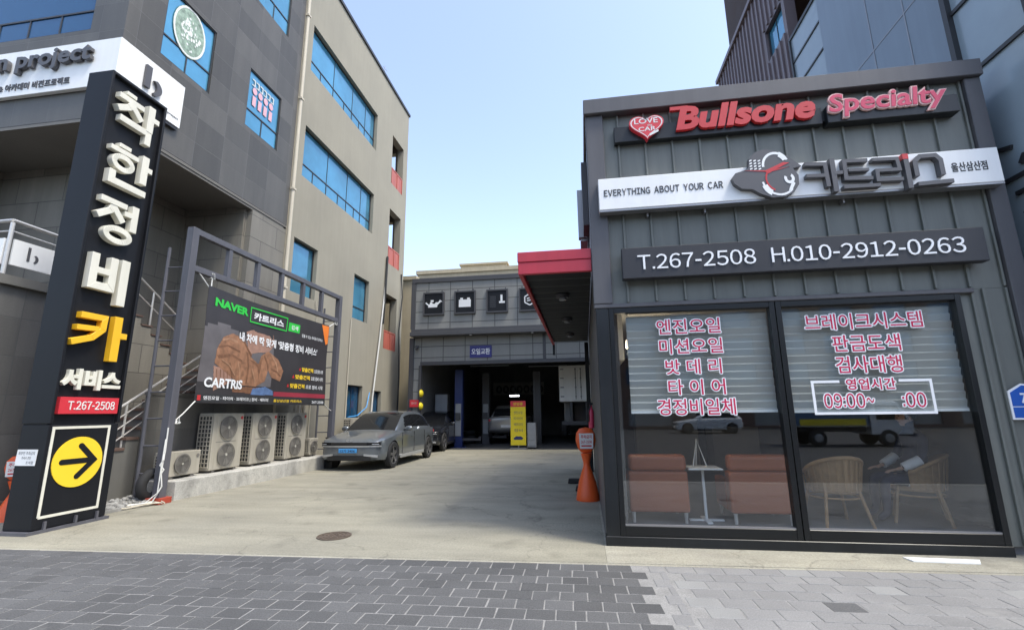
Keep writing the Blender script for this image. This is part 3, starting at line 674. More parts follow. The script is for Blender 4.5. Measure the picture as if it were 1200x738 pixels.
m = MB(); m.box(6.1, 14, 9.42, 10.79, 10.28, 17); m.box(5.7, 14, 10.795, 15.7, 13.2, 17); obj('upper_recess', m, 'recess_brown', Nb)
m = MB(); m.box(5.25, 14, 6.42, 9.418, 0, 19); obj('panel_wall', m, 'steel_blue_panel', Nb)
m = MB()
for y in (8.0, 7.2): m.box(5.243, 5.2499, y-.012, y+.012, 0, 19)
for z in (2.6, 5.2, 7.6, 10.2, 12.8): m.box(5.244, 5.2499, 6.43, 9.41, z-.012, z+.012)
obj('panel_joint', m, 'metal_grey', Nb)
m = MB(); m.box(5.22, 14, 5.32, 6.40, 2.9, 19); obj('curtain_wall', m, 'sky_toned_glass', Nb)
m = MB(); m.box(5.15, 5.4, 6.36, 6.44, 0, 19)
for z in (4.15, 5.75, 6.75, 7.8, 9, 11, 13): m.box(5.19, 5.2199, 5.32, 6.355, z, z+.05)
for y in (5.4,): m.box(5.19, 5.2195, y, y+.05, 2.9, 19)
obj('mullion', m, 'dark_frame', Nb)
m = MB(); m.box(5.23, 14, 5.34, 6.355, 0, 2.898); obj('ground_floor', m, 'shop_black', Nb)
m = MB(); F = FL(5.22)
for p_ in ([(-6.16, 4.60), (-5.98, 4.55)], [(-5.92, 4.30), (-5.86, 4.38), (-5.70, 4.36)], [(-6.06, 3.98), (-5.92, 3.98)], [(-6.0, 3.74), (-5.94, 3.62), (-5.86, 3.78)], [(-6.02, 3.5), (-5.8, 3.54)]):
    m = MB(); stroke(m, p_, .05, F, .002, .03); obj('lettering', m, 'letter_black', Nb)  # abstract dark strokes: a reflection in the glass built as shapes, no text

# ================================================================== SHOP
H = thing('shop_building', 'dark grey metal-clad repair shop with a large two-pane display window', 'shop', (2.55, 5.88, 0))
m = MB()
m.box(.19, .40, 6.06, 13.4, .0, 2.8); m.box(.19, .40, 5.96, 13.4, 2.802, 5.44); m.box(4.72, 4.92, 5.96, 13.4, 0, 5.44); m.box(.42, 4.70, 13.1, 13.39, 0, 5.44); m.box(.2, 4.9, 6.0, 13.4, 5.445, 5.55)
obj('wall', m, 'trim_grey', H)
m = MB(); m.box(.405, 4.76, 5.925, 6.02, 2.815, 5.444); m.box(4.262, 4.76, 5.925, 6.02, .09, 2.812); obj('cladding', m, 'panel_grey', H)
m = MB(); x = .60
while x < 4.75:
    m.box(x-.013, x+.013, 5.895, 5.924, 2.83, 5.44)
    if x > 4.3: m.box(x-.013, x+.013, 5.895, 5.924, .1, 2.812)
    x += .345
m.box(4.50, 4.526, 5.895, 5.924, .1, 2.812)
obj('standing_seam', m, 'panel_grey', H, bevel=.004)
m = MB(); m.box(.15, 4.95, 5.80, 6.1, 5.446, 5.665); m.box(.17, .403, 5.86, 6.05, 2.815, 5.444); m.box(4.762, 4.94, 5.85, 6.05, 0, 5.444); m.box(.17, 4.4, 5.865, 5.924, 2.76, 2.813); m.box(.15, .19, 6.1, 13.4, 5.446, 5.66)
obj('trim', m, 'trim_grey', H, bevel=.008)
m = MB(); m.box(.19, .345, 5.87, 6.055, .0, 2.757); m.box(.18, 4.26, 5.86, 6.05, 0, .105)
obj('plinth', m, 'rail_black', H, bevel=.006)
def shop_window(u0, u1):
    f = MB()
    f.box(u0, u0+.06, 5.875, 5.98, .107, 2.757); f.box(u1-.06, u1, 5.875, 5.98, .107, 2.757); f.box(u0+.06, u1-.06, 5.88, 5.98, 2.69, 2.757); f.box(u0+.06, u1-.06, 5.88, 5.98, .107, .215)
    w = obj('window', f, 'shop_black', H, bevel=.004)
    obj('glazing_bead', MB().box(u0+.061, u1-.061, 5.884, 5.92, .216, .232), 'metal_grey', w)
    obj('pane', MB().box(u0+.05, u1-.05, 5.925, 5.937, .2, 2.70), 'shop_glass', w)
    return w
W1 = shop_window(.347, 2.285); W2 = shop_window(2.295, 4.255)
def vinyl(s, x0, x1, z0, z1, w, b=.008, spacing=1.):
    k = lambda x: x*1.0195; q = lambda z: 1.5+(z-1.5)*1.0195
    F = FF(5.925); x0, x1, z0, z1 = k(x0), k(x1), q(z0), q(z1)
    m = MB(); put = (lambda a, c, d, mi: sans(s, F, a, c, x1-x0, z1-z0, d, 0, bold=.006, mb=m, mi=mi)) if s[0] in '0:' else (lambda a, c, d, mi: txt(s, F, a, c, x1-x0, z1-z0, d, 0, bold=b, spacing=spacing, mb=m, mi=mi))
    for j in range(12): put(x0+.012*math.cos(j*math.pi/6), z0+.012*math.sin(j*math.pi/6), .0010+.00015*j, 0)
    put(x0, z0, .004, 1)
    obj('lettering', m, ['letter_white', 'vinyl_red'], w)
vinyl('엔진오일', .90, 1.63, 2.395, 2.575, W1); vinyl('미션오일', .915, 1.635, 2.155, 2.335, W1); vinyl('밧 데 리', .97, 1.60, 1.915, 2.09, W1)
vinyl('타 이 어', .985, 1.62, 1.675, 1.855, W1); vinyl('경정비일체', .845, 1.71, 1.445, 1.63, W1)
vinyl('브레이크시스템', 2.56, 3.78, 2.38, 2.565, W2); vinyl('판금도색', 2.82, 3.52, 2.125, 2.315, W2); vinyl('검사대행', 2.825, 3.50, 1.885, 2.075, W2)
vinyl('영업시간', 2.90, 3.40, 1.70, 1.825, W2, .02, 1.1); vinyl('09:00~', 2.65, 3.16, 1.505, 1.66, W2); vinyl(':00', 3.44, 3.67, 1.505, 1.66, W2)
m = MB(); F = FF(5.925)
stroke(m, [(2.89, 1.80), (2.60, 1.80), (2.60, 1.445), (3.82, 1.445), (3.82, 1.80), (3.50, 1.80)], .028, F, .0015, .003); obj('lettering', m, 'letter_white', W2)
# interior shell
m = MB(); m.box(.405, 4.715, 12.5, 12.7, .1, 2.9); m.box(.41, .46, 6.07, 12.5, .1, 2.9); m.box(4.65, 4.71, 6.03, 12.5, .1, 2.9); obj('inner_wall', m, 'interior_wall', H)
m = MB(); m.box(.40, 4.72, 6.0, 12.7, 2.82, 2.9); obj('ceiling', m, 'interior_light_wall', H)
m = MB(); m.box(.40, 4.72, 5.99, 12.7, .0, .11); obj('floor', m, 'interior_floor', H)
m = MB(); m.box(1.2, 2.6, 11.9, 12.45, .115, 1.9); m.box(2.9, 3.9, 11.8, 12.45, .115, 1.1); obj('counter', m, 'interior_light_wall', H); obj('pale_reflection', MB().box(.462, .54, 6.3, 7.2, 2.15, 2.78), 'white_board', H)  # last box: white panel added as a pale reflection at the left glass edge
m = MB(); m.box(.05, .17, 7.6, 8.6, 4.3, 5.15); m.box(.02, .16, 7.55, 7.7, 4.35, 5.2); obj('side_vent_box', m, 'metal_grey', H); m = MB(); m.box(.10, .185, 6.9, 7.4, 4.3, 5.35); obj('side_trim', m, 'garage_trim', H)
# canopy
Cn = thing('entrance_canopy', 'red-edged flat canopy projecting from the shop side over the driveway', 'canopy', (-.3, 9, 3.28))
m = MB(); m.box(-.80, .165, 5.90, 5.96, 3.435, 3.572); m.box(-.792, .165, 5.908, 5.97, 3.27, 3.43); m.box(-.80, -.74, 5.962, 12.8, 3.435, 3.572); m.box(-.792, -.735, 5.972, 12.8, 3.27, 3.43); m.box(-.74, .165, 5.97, 12.8, 3.52, 3.56)
obj('fascia', m, 'canopy_red', Cn, bevel=.006)
m = MB(); y = 5.98; rings = []
k = 0
while y < 12.78:
    rings.append([(-.734, y, 3.32+(.035 if (k//2) % 2 else 0)), (.16, y, 3.32+(.035 if (k//2) % 2 else 0))]); y += (.16 if k % 2 else .03); k += 1
for a, b in zip(rings, rings[1:]): m.quad(a[0], a[1], b[1], b[0])
obj('soffit', m, 'canopy_soffit', Cn)
for y in (7.4, 9.4, 11.3):
    m = MB(); m.cyl((-.28, y, 3.34), (-.28, y, 3.285), .11, .10, 20); l_ = obj('downlight', m, 'garage_trim', Cn, smooth=True); m = MB(); m.lathe([(0, 0), (.06, 0), (.055, .03), (0, .05)], (-.28, y, 3.25), 14); obj('lamp', m, 'lamp_lens', l_, smooth=True)
m = MB(); m.box(.06, .165, 12.6, 12.75, 0, 3.3); m.box(-.79, -.73, 12.72, 12.8, 3.0, 3.3); obj('post', m, 'shop_black', Cn)
# ================================================================== SHOP SIGNS
t = thing('lettered_sign', 'red brand lettering with heart emblem on black bars under the shop roof', 'sign', (2.5, 5.85, 4.95))
F = FF(5.92)
m = MB(); m.prism([(.54, 4.99), (3.10, 4.99), (3.10, 5.215), (.54, 5.215)], F, 0, .10); m.prism([(3.14, 4.97), (4.60, 4.97), (4.60, 5.20), (3.14, 5.20)], F, 0, .14)
m.prism([(3.09, 5.03), (3.15, 5.03), (3.15, 5.18), (3.09, 5.18)], F, 0, .08)
obj('mounting_bar', m, 'rail_black', t, bevel=.006)
obj('letters', txt('Bullsone', F, 1.325, 5.055, 1.69, .335, .10, .05, bold=.042, shear=.22), 'letter_red', t)
m = MB(); stroke(m, [(1.27, 5.375), (1.50, 5.375)], .05, F, .101, .149); obj('letters', m, 'letter_red', t)
m = txt('Specialty', F, 3.14, 5.0, 1.34, .345, .14, .03, bold=.055, shear=.12, mi=0); txt('Specialty', F, 3.156, 5.016, 1.308, .313, .171, .006, bold=.018, shear=.12, mb=m, mi=1)
obj('letters', m, ['notice_pink', 'letter_pink'], t)
hp = []
for i in range(40):
    a = 2*math.pi*i/40; hp.append((.955+.0138*16*math.sin(a)**3, 5.155+.0118*(13*math.cos(a)-5*math.cos(2*a)-2*math.cos(3*a)-math.cos(4*a))))
m = MB(); m.prism(hp, F, .08, .17, 0)
for i in range(40):
    a, b = hp[i], hp[(i+1) % 40]; s = lambda p, k: (.955+(p[0]-.955)*k, 5.15+(p[1]-5.15)*k)
    m.prism([s(a, .93), s(b, .93), s(b, .86), s(a, .86)], F, .170, .172, 1)
txt('LOVE', F, .80, 5.185, .30, .075, .170, .002, bold=.012, mb=m, mi=1); txt('the', F, .965, 5.142, .06, .032, .170, .002, mb=m, mi=1); txt('CAR', F, .85, 5.075, .22, .062, .170, .002, bold=.012, mb=m, mi=1)
m.prism([(.985, 5.035), (1.10, 5.085), (1.10, 5.055), (.985, 5.0)], F, .170, .1725, 1)
obj('heart_emblem', m, ['sign_red', 'notice_white'], t)

t = thing('fascia_sign', 'white signboard with wrench-and-wheel logo and black Korean lettering across the shop', 'sign', (2.55, 5.85, 4.0))
F = FF(5.86)
obj('board', MB().prism([(.293, 4.01), (4.84, 4.01), (4.84, 4.437), (.293, 4.437)], F, 0, .13), 'white_board', t, bevel=.006)
obj('board_edge', MB().prism([(.295, 3.985), (4.838, 3.985), (4.838, 4.007), (.295, 4.007)], F, 0, .125), 'metal_grey', t)
obj('letters', sans('EVERYTHING  ABOUT  YOUR  CAR', F, .36, 4.19, 1.45, .085, .13, .006, bold=.014, gap=.12), 'letter_black', t)
obj('letters', txt('울산삼산점', F, 4.33, 4.165, .37, .115, .13, .004, bold=.016), 'letter_black', t)
m = MB()
def X(a): return 2.735+(a-410)*.00204
def Z(a, b): return 4.415-((a*.083+b)-141)*.00272
def kt(pts, wd=.055, mi=0, e=[0]): e[0] = (e[0]+1) % 5; stroke(m, [(X(a), Z(a, b)) for a, b in pts], wd*.84, F, .10, .205+.0012*e[0], mi)
kt([(412, 120), (520, 118), (524, 225)]); kt([(412, 176), (515, 172)], .05); kt([(560, 92), (560, 248)], .065); kt([(560, 160), (608, 157)], .05)
kt([(748, 96), (625, 103), (622, 185), (762, 180)], .052); kt([(640, 146), (748, 140)], .042); kt([(602, 226), (795, 212)], .05)
kt([(772, 95), (900, 88), (905, 138), (788, 146), (786, 190), (915, 182)], .048); kt([(945, 92), (945, 225)], .062)
kt([(990, 168), (990, 100), (1020, 76), (1098, 70), (1120, 90), (1120, 160)], .058); kt([(985, 205), (1165, 186)], .055)
obj('letters', m, 'letter_grey', t)
m = MB(); stroke(m, [(X(945), Z(945, 66)), (X(945), Z(945, 90))], .062, F, .10, .207); obj('letter_accent', m, 'letter_red', t)
# wheel-and-wrench emblem: cap-shaped plate with wheel, bonnet and spanner
lg = lambda a, b: (1.90+(a-30)/358*.80, 4.60-((b+.083*a)-99)/(330-99)*.60)
pl = [(120, 170), (130, 120), (165, 88), (215, 72), (270, 82), (320, 105), (360, 135), (388, 158), (345, 170), (368, 205), (365, 250), (335, 290), (290, 312), (225, 318), (170, 300), (130, 278), (75, 275), (40, 250), (30, 222), (50, 198), (100, 182)]
m = MB(); m.prism([lg(*p) for p in pl], F, .12, .20, 0)
arc = lambda cx, cy, r0, r1, a0, a1, n=14: [lg(cx+r0*math.cos(R(a0+(a1-a0)*i/n)), cy+r0*math.sin(R(a0+(a1-a0)*i/n))) for i in range(n+1)]+[lg(cx+r1*math.cos(R(a1+(a0-a1)*i/n)), cy+r1*math.sin(R(a1+(a0-a1)*i/n))) for i in range(n+1)]
m.prism(arc(262, 160, 72, 60, 175, 330), F, .20, .203, 1); m.prism(arc(262, 150, 66, 40, 290, 335), F, .2003, .204, 1)
m.prism(arc(265, 220, 88, 78, 40, 165), F, .20, .203, 1); m.prism(arc(255, 235, 80, 52, 115, 160), F, .2003, .204, 1)
m.prism(arc(262, 225, 62, 54, 110, 210), F, .2006, .2045, 2)
m.prism([lg(*p) for p in ((200, 185), (300, 140), (330, 143), (300, 156), (215, 200))], F, .2006, .2045, 2)
m.prism([lg(*p) for p in ((95, 185), (230, 182), (330, 162), (230, 190))], F, .2003, .2035, 2)
m.prism(arc(320, 222, 26, 12, -60, 210), F, .2006, .2045, 1); m.prism([lg(*p) for p in ((334, 232), (346, 246), (322, 288), (310, 280))], F, .2003, .204, 1)
for k in range(4):
    for j in range(3): a, b = 128+j*22, 132+k*14; m.prism([lg(a, b), lg(a+13, b-5), lg(a+13, b+2), lg(a, b+7)], F, .2, .203, 1)
obj('logo', m, ['letter_grey', 'white_board', 'letter_red'], t)
for x in (.9, 1.6, 3.2): obj('bracket', MB().box(x-.01, x+.01, 5.84, 5.92, 3.93, 3.985), 'metal_grey', t)

t = thing('phone_sign', 'dark grey signboard with white telephone numbers above the shop window', 'sign', (2.53, 5.85, 3.08))
obj('board', MB().prism([(.535, 3.09), (4.53, 3.09), (4.53, 3.487), (.535, 3.487)], F, 0, .115), 'phone_board', t, bevel=.008)
obj('letters', sans('T.267-2508', F, .722, 3.20, 1.37, .18, .115, .012, bold=.002), 'letter_white', t); obj('letters', sans('H.010-2912-0263', F, 2.27, 3.20, 2.04, .18, .115, .012, bold=.002), 'letter_white', t)

t = thing('address_plate', 'small blue house number plate with white edge at the right shop wall', 'plate', (4.66, 5.9, 1.4))
F2 = FF(5.893)
obj('plate', MB().prism([(4.515, 1.36), (4.80, 1.36), (4.80, 1.72), (4.655, 1.74), (4.515, 1.66)], F2, 0, .012), 'letter_white', t)
m = MB(); m.prism([(4.535, 1.38), (4.78, 1.38), (4.78, 1.49), (4.535, 1.49)], F2, .012, .016); m.prism([(4.535, 1.50), (4.78, 1.50), (4.78, 1.705), (4.655, 1.72), (4.535, 1.645)], F2, .012, .016)
obj('plate_face', m, 'plate_sign_blue', t); obj('lettering', txt('79', F2, 4.62, 1.53, .12, .11, .016, .002, bold=.02), 'letter_white', t)

# ================================================================== PYLON SIGN
t = thing('pylon_sign', 'tall black pylon sign with raised cream Korean letters and yellow arrow panel', 'sign', (-7.45, 6.07, 0))
m = MB(); m.box(-7.67, -7.27, 5.58, 6.55, .03, 6.9)
obj('body', m, 'black_sign', t, bevel=.008)
m = MB(); m.box(-7.672, -7.21, 5.56, 5.60, 1.42, 6.93); m.box(-7.672, -7.21, 6.52, 6.56, 1.42, 6.93); m.box(-7.672, -7.21, 5.60, 6.52, 6.88, 6.93)
m.box(-7.66, -7.22, 5.565, 6.555, .05, 1.40)
obj('frame', m, 'black_sign', t, bevel=.006)
m = MB(); m.box(-7.70, -7.19, 5.5, 6.6, 0, .04); 
for y in (5.7, 6.1, 6.4): m.box(-7.225, -7.19, y, y+.03, .04, .14)
obj('base_plate', m, 'steel_gate', t)
F = FS(-7.27)
GL = {
 'chak': (5.645, 6.41, 6.0, 6.72, [([(.20, .05), (.42, .05)], .10), ([(.06, .19), (.62, .19)], .14), ([(.36, .2), (.30, .36), (.06, .52)], .15), ([(.36, .28), (.60, .52)], .15), ([(.80, 0), (.80, .66)], .18), ([(.8, .3), (1.0, .3)], .14), ([(.14, .70), (.80, .70), (.80, 1.0)], .16)], []),
 'han': (5.67, 6.42, 5.08, 5.80, [([(.20, .05), (.46, .05)], .10), ([(.03, .18), (.66, .18)], .12), ([(.82, 0), (.82, .70)], .18), ([(.82, .30), (1.0, .30)], .14), ([(.14, .68), (.14, .92), (.92, .92)], .16)], [(.34, .44, .20, .145, .12)]),
 'jeong': (5.65, 6.33, 4.16, 4.87, [([(.04, .10), (.66, .10)], .14), ([(.36, .12), (.30, .30), (.02, .50)], .15), ([(.36, .2), (.62, .48)], .15), ([(.88, 0), (.88, .62)], .17), ([(.62, .25), (.88, .25)], .13)], [(.55, .80, .28, .14, .13)]),
 'bi': (5.69, 6.30, 3.20, 3.94, [([(.10, .02), (.10, .68), (.58, .68), (.58, .02)], .17), ([(.18, .36), (.5, .36)], .14), ([(.88, 0), (.88, 1.0)], .2)], []),
}
m = MB(); q = 0
def glyph(m, u0, u1, v0, v1, strokes, rings, d=.10):
    global q
    w_, h_ = u1-u0, v1-v0
    for pts, wd in strokes: q += 1; stroke(m, [(u0+a*w_, v1-b*h_) for a, b in pts], wd*h_*.92, F, .0, d+.0013*(q % 7))
    for cx, cy, rx, ry, wd in rings: ringmb(m, u0+cx*w_, v1-cy*h_, rx*w_, ry*h_, wd*h_, F, 0, d)
for k, (u0, u1, v0, v1, st, rg) in GL.items():
    m = MB(); glyph(m, u0, u1, v0, v1, st, rg); obj('letter', m, 'letter_cream', t, bevel=.004)
m = MB(); glyph(m, 5.615, 6.40, 2.335, 3.03, [([(.10, .09), (.55, .09), (.54, .34), (.36, .54), (.0, .68)], .14), ([(.06, .36), (.46, .34)], .12), ([(.82, 0), (.82, 1.0)], .2), ([(.82, .42), (1.03, .42)], .14)], [])
obj('letter', m, 'letter_yellow', t, bevel=.004)
obj('letters', txt('서비스', F, 5.62, 1.89, .86, .30, .0, .06, bold=.05), 'letter_cream', t, bevel=.003)
obj('phone_plate', MB().prism([(5.64, 1.55), (6.49, 1.55), (6.49, 1.785), (5.64, 1.785)], F, 0, .06), 'sign_red', t)
obj('letters', sans('T.267-2508', F, 5.75, 1.61, .68, .115, .06, .006, bold=.012), 'notice_white', t)
F = FS(-7.22)
m = MB(); stroke(m, [(5.63, .20), (6.41, .20), (6.41, 1.36), (5.63, 1.36), (5.63, .20)], .035, F, 0, .006); obj('border', m, 'letter_cream', t)
m = MB(); m.prism(ell(6.02, .88, .345, .345, 40), F, 0, .012); obj('arrow_disc', m, 'arrow_yellow', t)
m = MB(); stroke(m, [(5.80, .89), (6.20, .89)], .075, F, .012, .016); stroke(m, [(6.03, 1.10), (6.24, .89), (6.03, .68)], .075, F, .012, .0175)
for c in ((5.80, .89), (6.03, 1.10), (6.03, .68)): m.prism(ell(*c, .0375, .0375, 14), F, .012, .0168)
obj('arrow', m, 'black_sign', t)
m = MB(); F3 = FF(5.563); m.prism([(-7.655, .87), (-7.33, .87), (-7.32, 1.08), (-7.645, 1.08)], F3, 0, .004); n_ = obj('notice', m, 'white_board', t)
m = txt('외부인 주차금지', F3, -7.62, 1.01, .26, .045, .004, .001); txt('주차시 견인', F3, -7.56, .95, .15, .04, .004, .001, mb=m); txt('조치함', F3, -7.48, .89, .12, .04, .004, .001, mb=m); obj('lettering', m, 'letter_black', n_)

# ================================================================== GATE FRAME, BANNER
t = thing('gate_frame', 'grey steel gate frame with double top beam standing along the driveway edge', 'gate', (-7.5, 10.5, 0))
obj('post', MB().box(-7.575, -7.425, 7.68, 7.83, .09, 5.14), 'steel_gate', t, bevel=.006); obj('post', MB().box(-7.575, -7.425, 13.38, 13.53, .05, 5.14), 'steel_gate', t, bevel=.006)
obj('beam', MB().box(-7.56, -7.44, 7.831, 13.379, 5.02, 5.14), 'steel_gate', t, bevel=.006); obj('beam', MB().box(-7.56, -7.44, 7.831, 13.379, 4.28, 4.40), 'steel_gate', t, bevel=.006)
for y in (8.74, 9.66, 10.56, 11.5, 12.44): obj('strut', MB().box(-7.55, -7.45, y-.05, y+.05, 4.401, 5.019), 'steel_gate', t, bevel=.004)
for y in (7.68, 13.38): obj('base_plate', MB().box(-7.64, -7.36, y-.06, y+.21, 0.0, .10), 'red_primer', t, bevel=.004)
for y in (7.72, 13.42):
    m = MB(); m.tube([(-7.95, y, .1), (-7.95, y, 4.75)], .03)
    z = .5
    while z < 4.7: m.tube([(-7.95, y, z), (-7.57, y+.03, z)], .014); z += .48
    obj('lattice', m, 'steel_gate', t)
def wave(x, y, z): return (x+.022*math.sin(y*2.1+z*.8)+.012*math.sin(z*3.1+y*.6)+.03*((y-10.6)/2.4)**2-.02, y, z-.03*math.sin((y-8.25)/4.7*math.pi)*((z-1.75)/2.3))
t = thing('hanging_banner', 'dark printed vinyl banner with man in brown jacket strung in gate frame', 'banner', (-7.45, 10.6, 1.75))
m = MB(); ny, nz = 70, 34; u = lambda i: 8.22+4.68*i/ny
for s_, d in ((0, 0), (1, -.006)):
    o = len(m.v); m.v += [(-7.45+d, u(i), 1.75+2.34*j/nz) for i in range(ny+1) for j in range(nz+1)]
    for i in range(ny):
        for j in range(nz): a = o+i*(nz+1)+j; m.f.append([a, a+1, a+nz+2, a+nz+1]); m.m.append(1 if (2.15 < 1.75+2.34*j/nz < 3.25+.1*math.sin(i*.2) and i < 34) else 0)
m.mapped(wave); sheet = obj('sheet', m, ['banner_black', 'banner_grey'], t, smooth=True)
def inside(p, poly):
    c = False
    for i in range(len(poly)):
        (x1, y1), (x2, y2) = poly[i-1], poly[i]
        if (y1 > p[1]) != (y2 > p[1]) and p[0] < (x2-x1)*(p[1]-y1)/(y2-y1)+x1: c = not c
    return c
def printed(name, poly, mt, d, step=.0125):
    m = MB(); y0 = min(p[0] for p in poly); y1 = max(p[0] for p in poly); z0 = min(p[1] for p in poly); z1 = max(p[1] for p in poly)
    a = y0
    while a < y1:
        b = z0
        while b < z1:
            if inside((a+step/2, b+step/2), poly): m.quad((-7.45+d, a, b), (-7.45+d, a+step, b), (-7.45+d, a+step, b+step), (-7.45+d, a, b+step))
            b += step
        a += step
    m.mapped(wave); return obj(name, m, mt, t)
printed('figure_print', [(9.48, 3.36), (9.75, 3.46), (10.44, 3.43), (10.5, 3.2), (10.3, 2.98), (9.96, 2.95), (9.6, 2.86)], 'print_skin', .003)
printed('figure_print', [(8.58, 2.55), (8.6, 2.86), (8.75, 3.12), (9.02, 3.24), (9.34, 3.20), (9.52, 3.0), (9.7, 2.8), (9.98, 2.66), (10.05, 2.88), (10.3, 3.02), (10.68, 2.85), (10.89, 2.59), (10.80, 2.32), (10.47, 2.4), (10.33, 2.57), (10.25, 2.29), (9.94, 2.15), (9.4, 2.15), (9.17, 2.27), (8.7, 2.50)], 'print_brown', .005)
printed('figure_print', [(8.62, 2.72), (9.05, 2.80), (9.4, 2.70), (9.36, 2.66), (9.05, 2.74), (8.66, 2.66)], 'print_brown_dark', .007)
printed('figure_print', [(9.62, 2.75), (9.95, 2.6), (10.02, 2.3), (10.06, 2.64), (10.08, 2.85), (9.98, 2.68)], 'print_brown_dark', .007)
printed('figure_print', [(8.57, 2.50), (9.10, 2.44), (9.12, 2.2), (8.65, 2.0)], 'print_skin', .003)
printed('figure_print', [(9.15, 2.12), (10.3, 2.13), (10.55, 2.04), (10.3, 1.98), (9.2, 1.99)], 'print_brown_dark', .003)
printed('figure_print', [(9.85, 2.10), (10.3, 2.16), (10.58, 2.08), (10.62, 1.97), (9.8, 1.96)], 'print_blue', .0045)
def crease(name, pts, wd, mt, d):
    m = MB()
    for (y0, z0), (y1, z1) in zip(pts, pts[1:]):
        n = max(2, int(math.hypot(y1-y0, z1-z0)/.04))
        for i in range(n):
            f = lambda t: (y0+(y1-y0)*t, z0+(z1-z0)*t); (a, b), (c, e) = f(i/n), f((i+1)/n); nx, nz = -(e-b), (c-a); l = math.hypot(nx, nz) or 1; nx, nz = nx/l*wd/2, nz/l*wd/2
            m.quad((-7.45+d, a+nx, b+nz), (-7.45+d, a-nx, b-nz), (-7.45+d, c-nx, e-nz), (-7.45+d, c+nx, e+nz))
    m.mapped(wave); obj(name, m, mt, t)
for k, (pts, wd, mt) in enumerate((([(8.72, 3.05), (8.95, 3.12), (9.2, 3.08)], .05, 'print_brown_light'), ([(8.65, 2.9), (8.9, 2.96), (9.3, 2.88)], .035, 'print_brown_dark'), ([(9.0, 2.6), (9.1, 2.4), (9.15, 2.28)], .05, 'print_brown_dark'), ([(9.25, 2.65), (9.35, 2.45), (9.38, 2.2)], .035, 'print_brown_light'),
        ([(9.55, 2.9), (9.62, 2.6), (9.6, 2.2)], .05, 'print_brown_dark'), ([(10.15, 2.9), (10.3, 2.7), (10.32, 2.58)], .04, 'print_brown_dark'), ([(10.4, 2.95), (10.6, 2.75), (10.7, 2.5)], .05, 'print_brown_light'), ([(10.45, 2.6), (10.65, 2.55), (10.8, 2.45)], .03, 'print_brown_dark'), ([(8.75, 2.65), (9.0, 2.55), (9.2, 2.35)], .03, 'print_brown_light'), ([(9.75, 2.55), (9.85, 2.35), (9.9, 2.2)], .04, 'print_brown_light'), ([(9.4, 3.15), (9.55, 2.98), (9.7, 2.84)], .04, 'print_brown_dark'))): crease('figure_print', pts, wd, mt, .008+.0004*k)
for k, y in enumerate((8.66, 8.76, 8.86, 8.96)): crease('figure_print', [(y, 2.44), (y+.03, 2.30), (y+.02, 2.14)], .018, 'print_brown_dark', .0056+.0002*k)
printed('figure_print', [(9.62, 3.50), (9.70, 3.56), (10.2, 3.55), (10.42, 3.47), (10.44, 3.30), (10.3, 3.40), (9.8, 3.42)], 'banner_black', .005)
printed('caption_band', [(8.24, 1.77), (12.88, 1.77), (12.88, 1.93), (8.24, 1.93)], 'letter_black', .003)
printed('caption_band', [(10.63, 1.95), (12.88, 1.95), (12.88, 2.06), (10.63, 2.06)], 'print_red', .003)
printed('corner_flash', [(12.52, 4.06), (12.88, 4.06), (12.88, 3.55), (12.78, 3.50), (12.66, 3.74)], 'print_orange', .003)
printed('green_tag', [(10.96, 3.64), (11.44, 3.64), (11.44, 3.86), (10.96, 3.86)], 'print_green', .003)
F = lambda u, v, d: wave(-7.445+d, u, v)
def bt(s, y0, y1, z0, z1, mt, bold=.02, d=.003): obj('lettering', txt(s, F, y0, z0, y1-y0, z1-z0, d, 0, bold=bold), mt, t)
bt('NAVER', 8.43, 9.50, 3.72, 3.90, 'print_green', .05)
m = MB(); stroke(m, [(9.57, 3.62), (10.88, 3.62), (10.88, 3.95), (9.57, 3.95), (9.57, 3.62)], .028, F, .002, .003); obj('lettering', m, 'print_green', t)
bt('카트리스', 9.69, 10.76, 3.69, 3.87, 'letter_white', .04); bt('검색', 11.06, 11.34, 3.69, 3.81, 'letter_white', .02, .006)
bt('믿을 수 있는 우리동네 정비소', 11.55, 12.6, 3.56, 3.65, 'letter_white', .012)
bt("내 차에 딱 맞게 '맞춤형 정비 서비스'", 9.24, 12.35, 3.12, 3.33, 'letter_white', .03, .009)
for (y, z, w1) in ((11.52, 2.63, .55), (11.26, 2.42, .65), (11.08, 2.18, .60)):
    bt('맞춤견적', y+.12, y+.12+w1, z, z+.12, 'arrow_yellow', .03); bt('으로 정비 시작', y+.18+w1, 12.72, z, z+.11, 'letter_white', .015)
    m = MB(); m.prism([(y, z+.02), (y+.08, z+.02), (y+.04, z+.11)], F, .002, .003); obj('lettering', m, 'letter_red', t)
bt('CARTRiS', 8.38, 9.47, 2.06, 2.26, 'letter_white', .035, .009)
m = MB(); m.prism([(8.27, 1.80), (8.35, 1.80), (8.35, 1.90), (8.27, 1.90)], F, .0045, .0055); obj('lettering', m, 'letter_red', t)
bt('엔진오일 · 타이어 · 브레이크 | 정비 · 배터리', 8.42, 10.45, 1.80, 1.89, 'letter_white', .015, .006); bt('울산삼산점 카트리스', 10.65, 11.75, 1.81, 1.88, 'arrow_yellow', .015, .006); bt('267-2508', 12.2, 12.8, 1.80, 1.87, 'letter_white', .01, .006)
m = MB()
for a, b in (((-7.45, 8.24, 4.06), (-7.48, 7.76, 4.5)), ((-7.45, 8.30, 4.08), (-7.47, 8.32, 4.33)), ((-7.45, 8.24, 1.78), (-7.46, 7.76, 1.35)), ((-7.45, 12.88, 4.06), (-7.5, 13.4, 4.35)), ((-7.45, 12.88, 1.8), (-7.5, 13.4, 1.6))): obj('rope', MB().tube([a, ((Vector(a)+Vector(b))/2+Vector((0, 0, -.02))), b], .012, 6), 'cable_white', t)
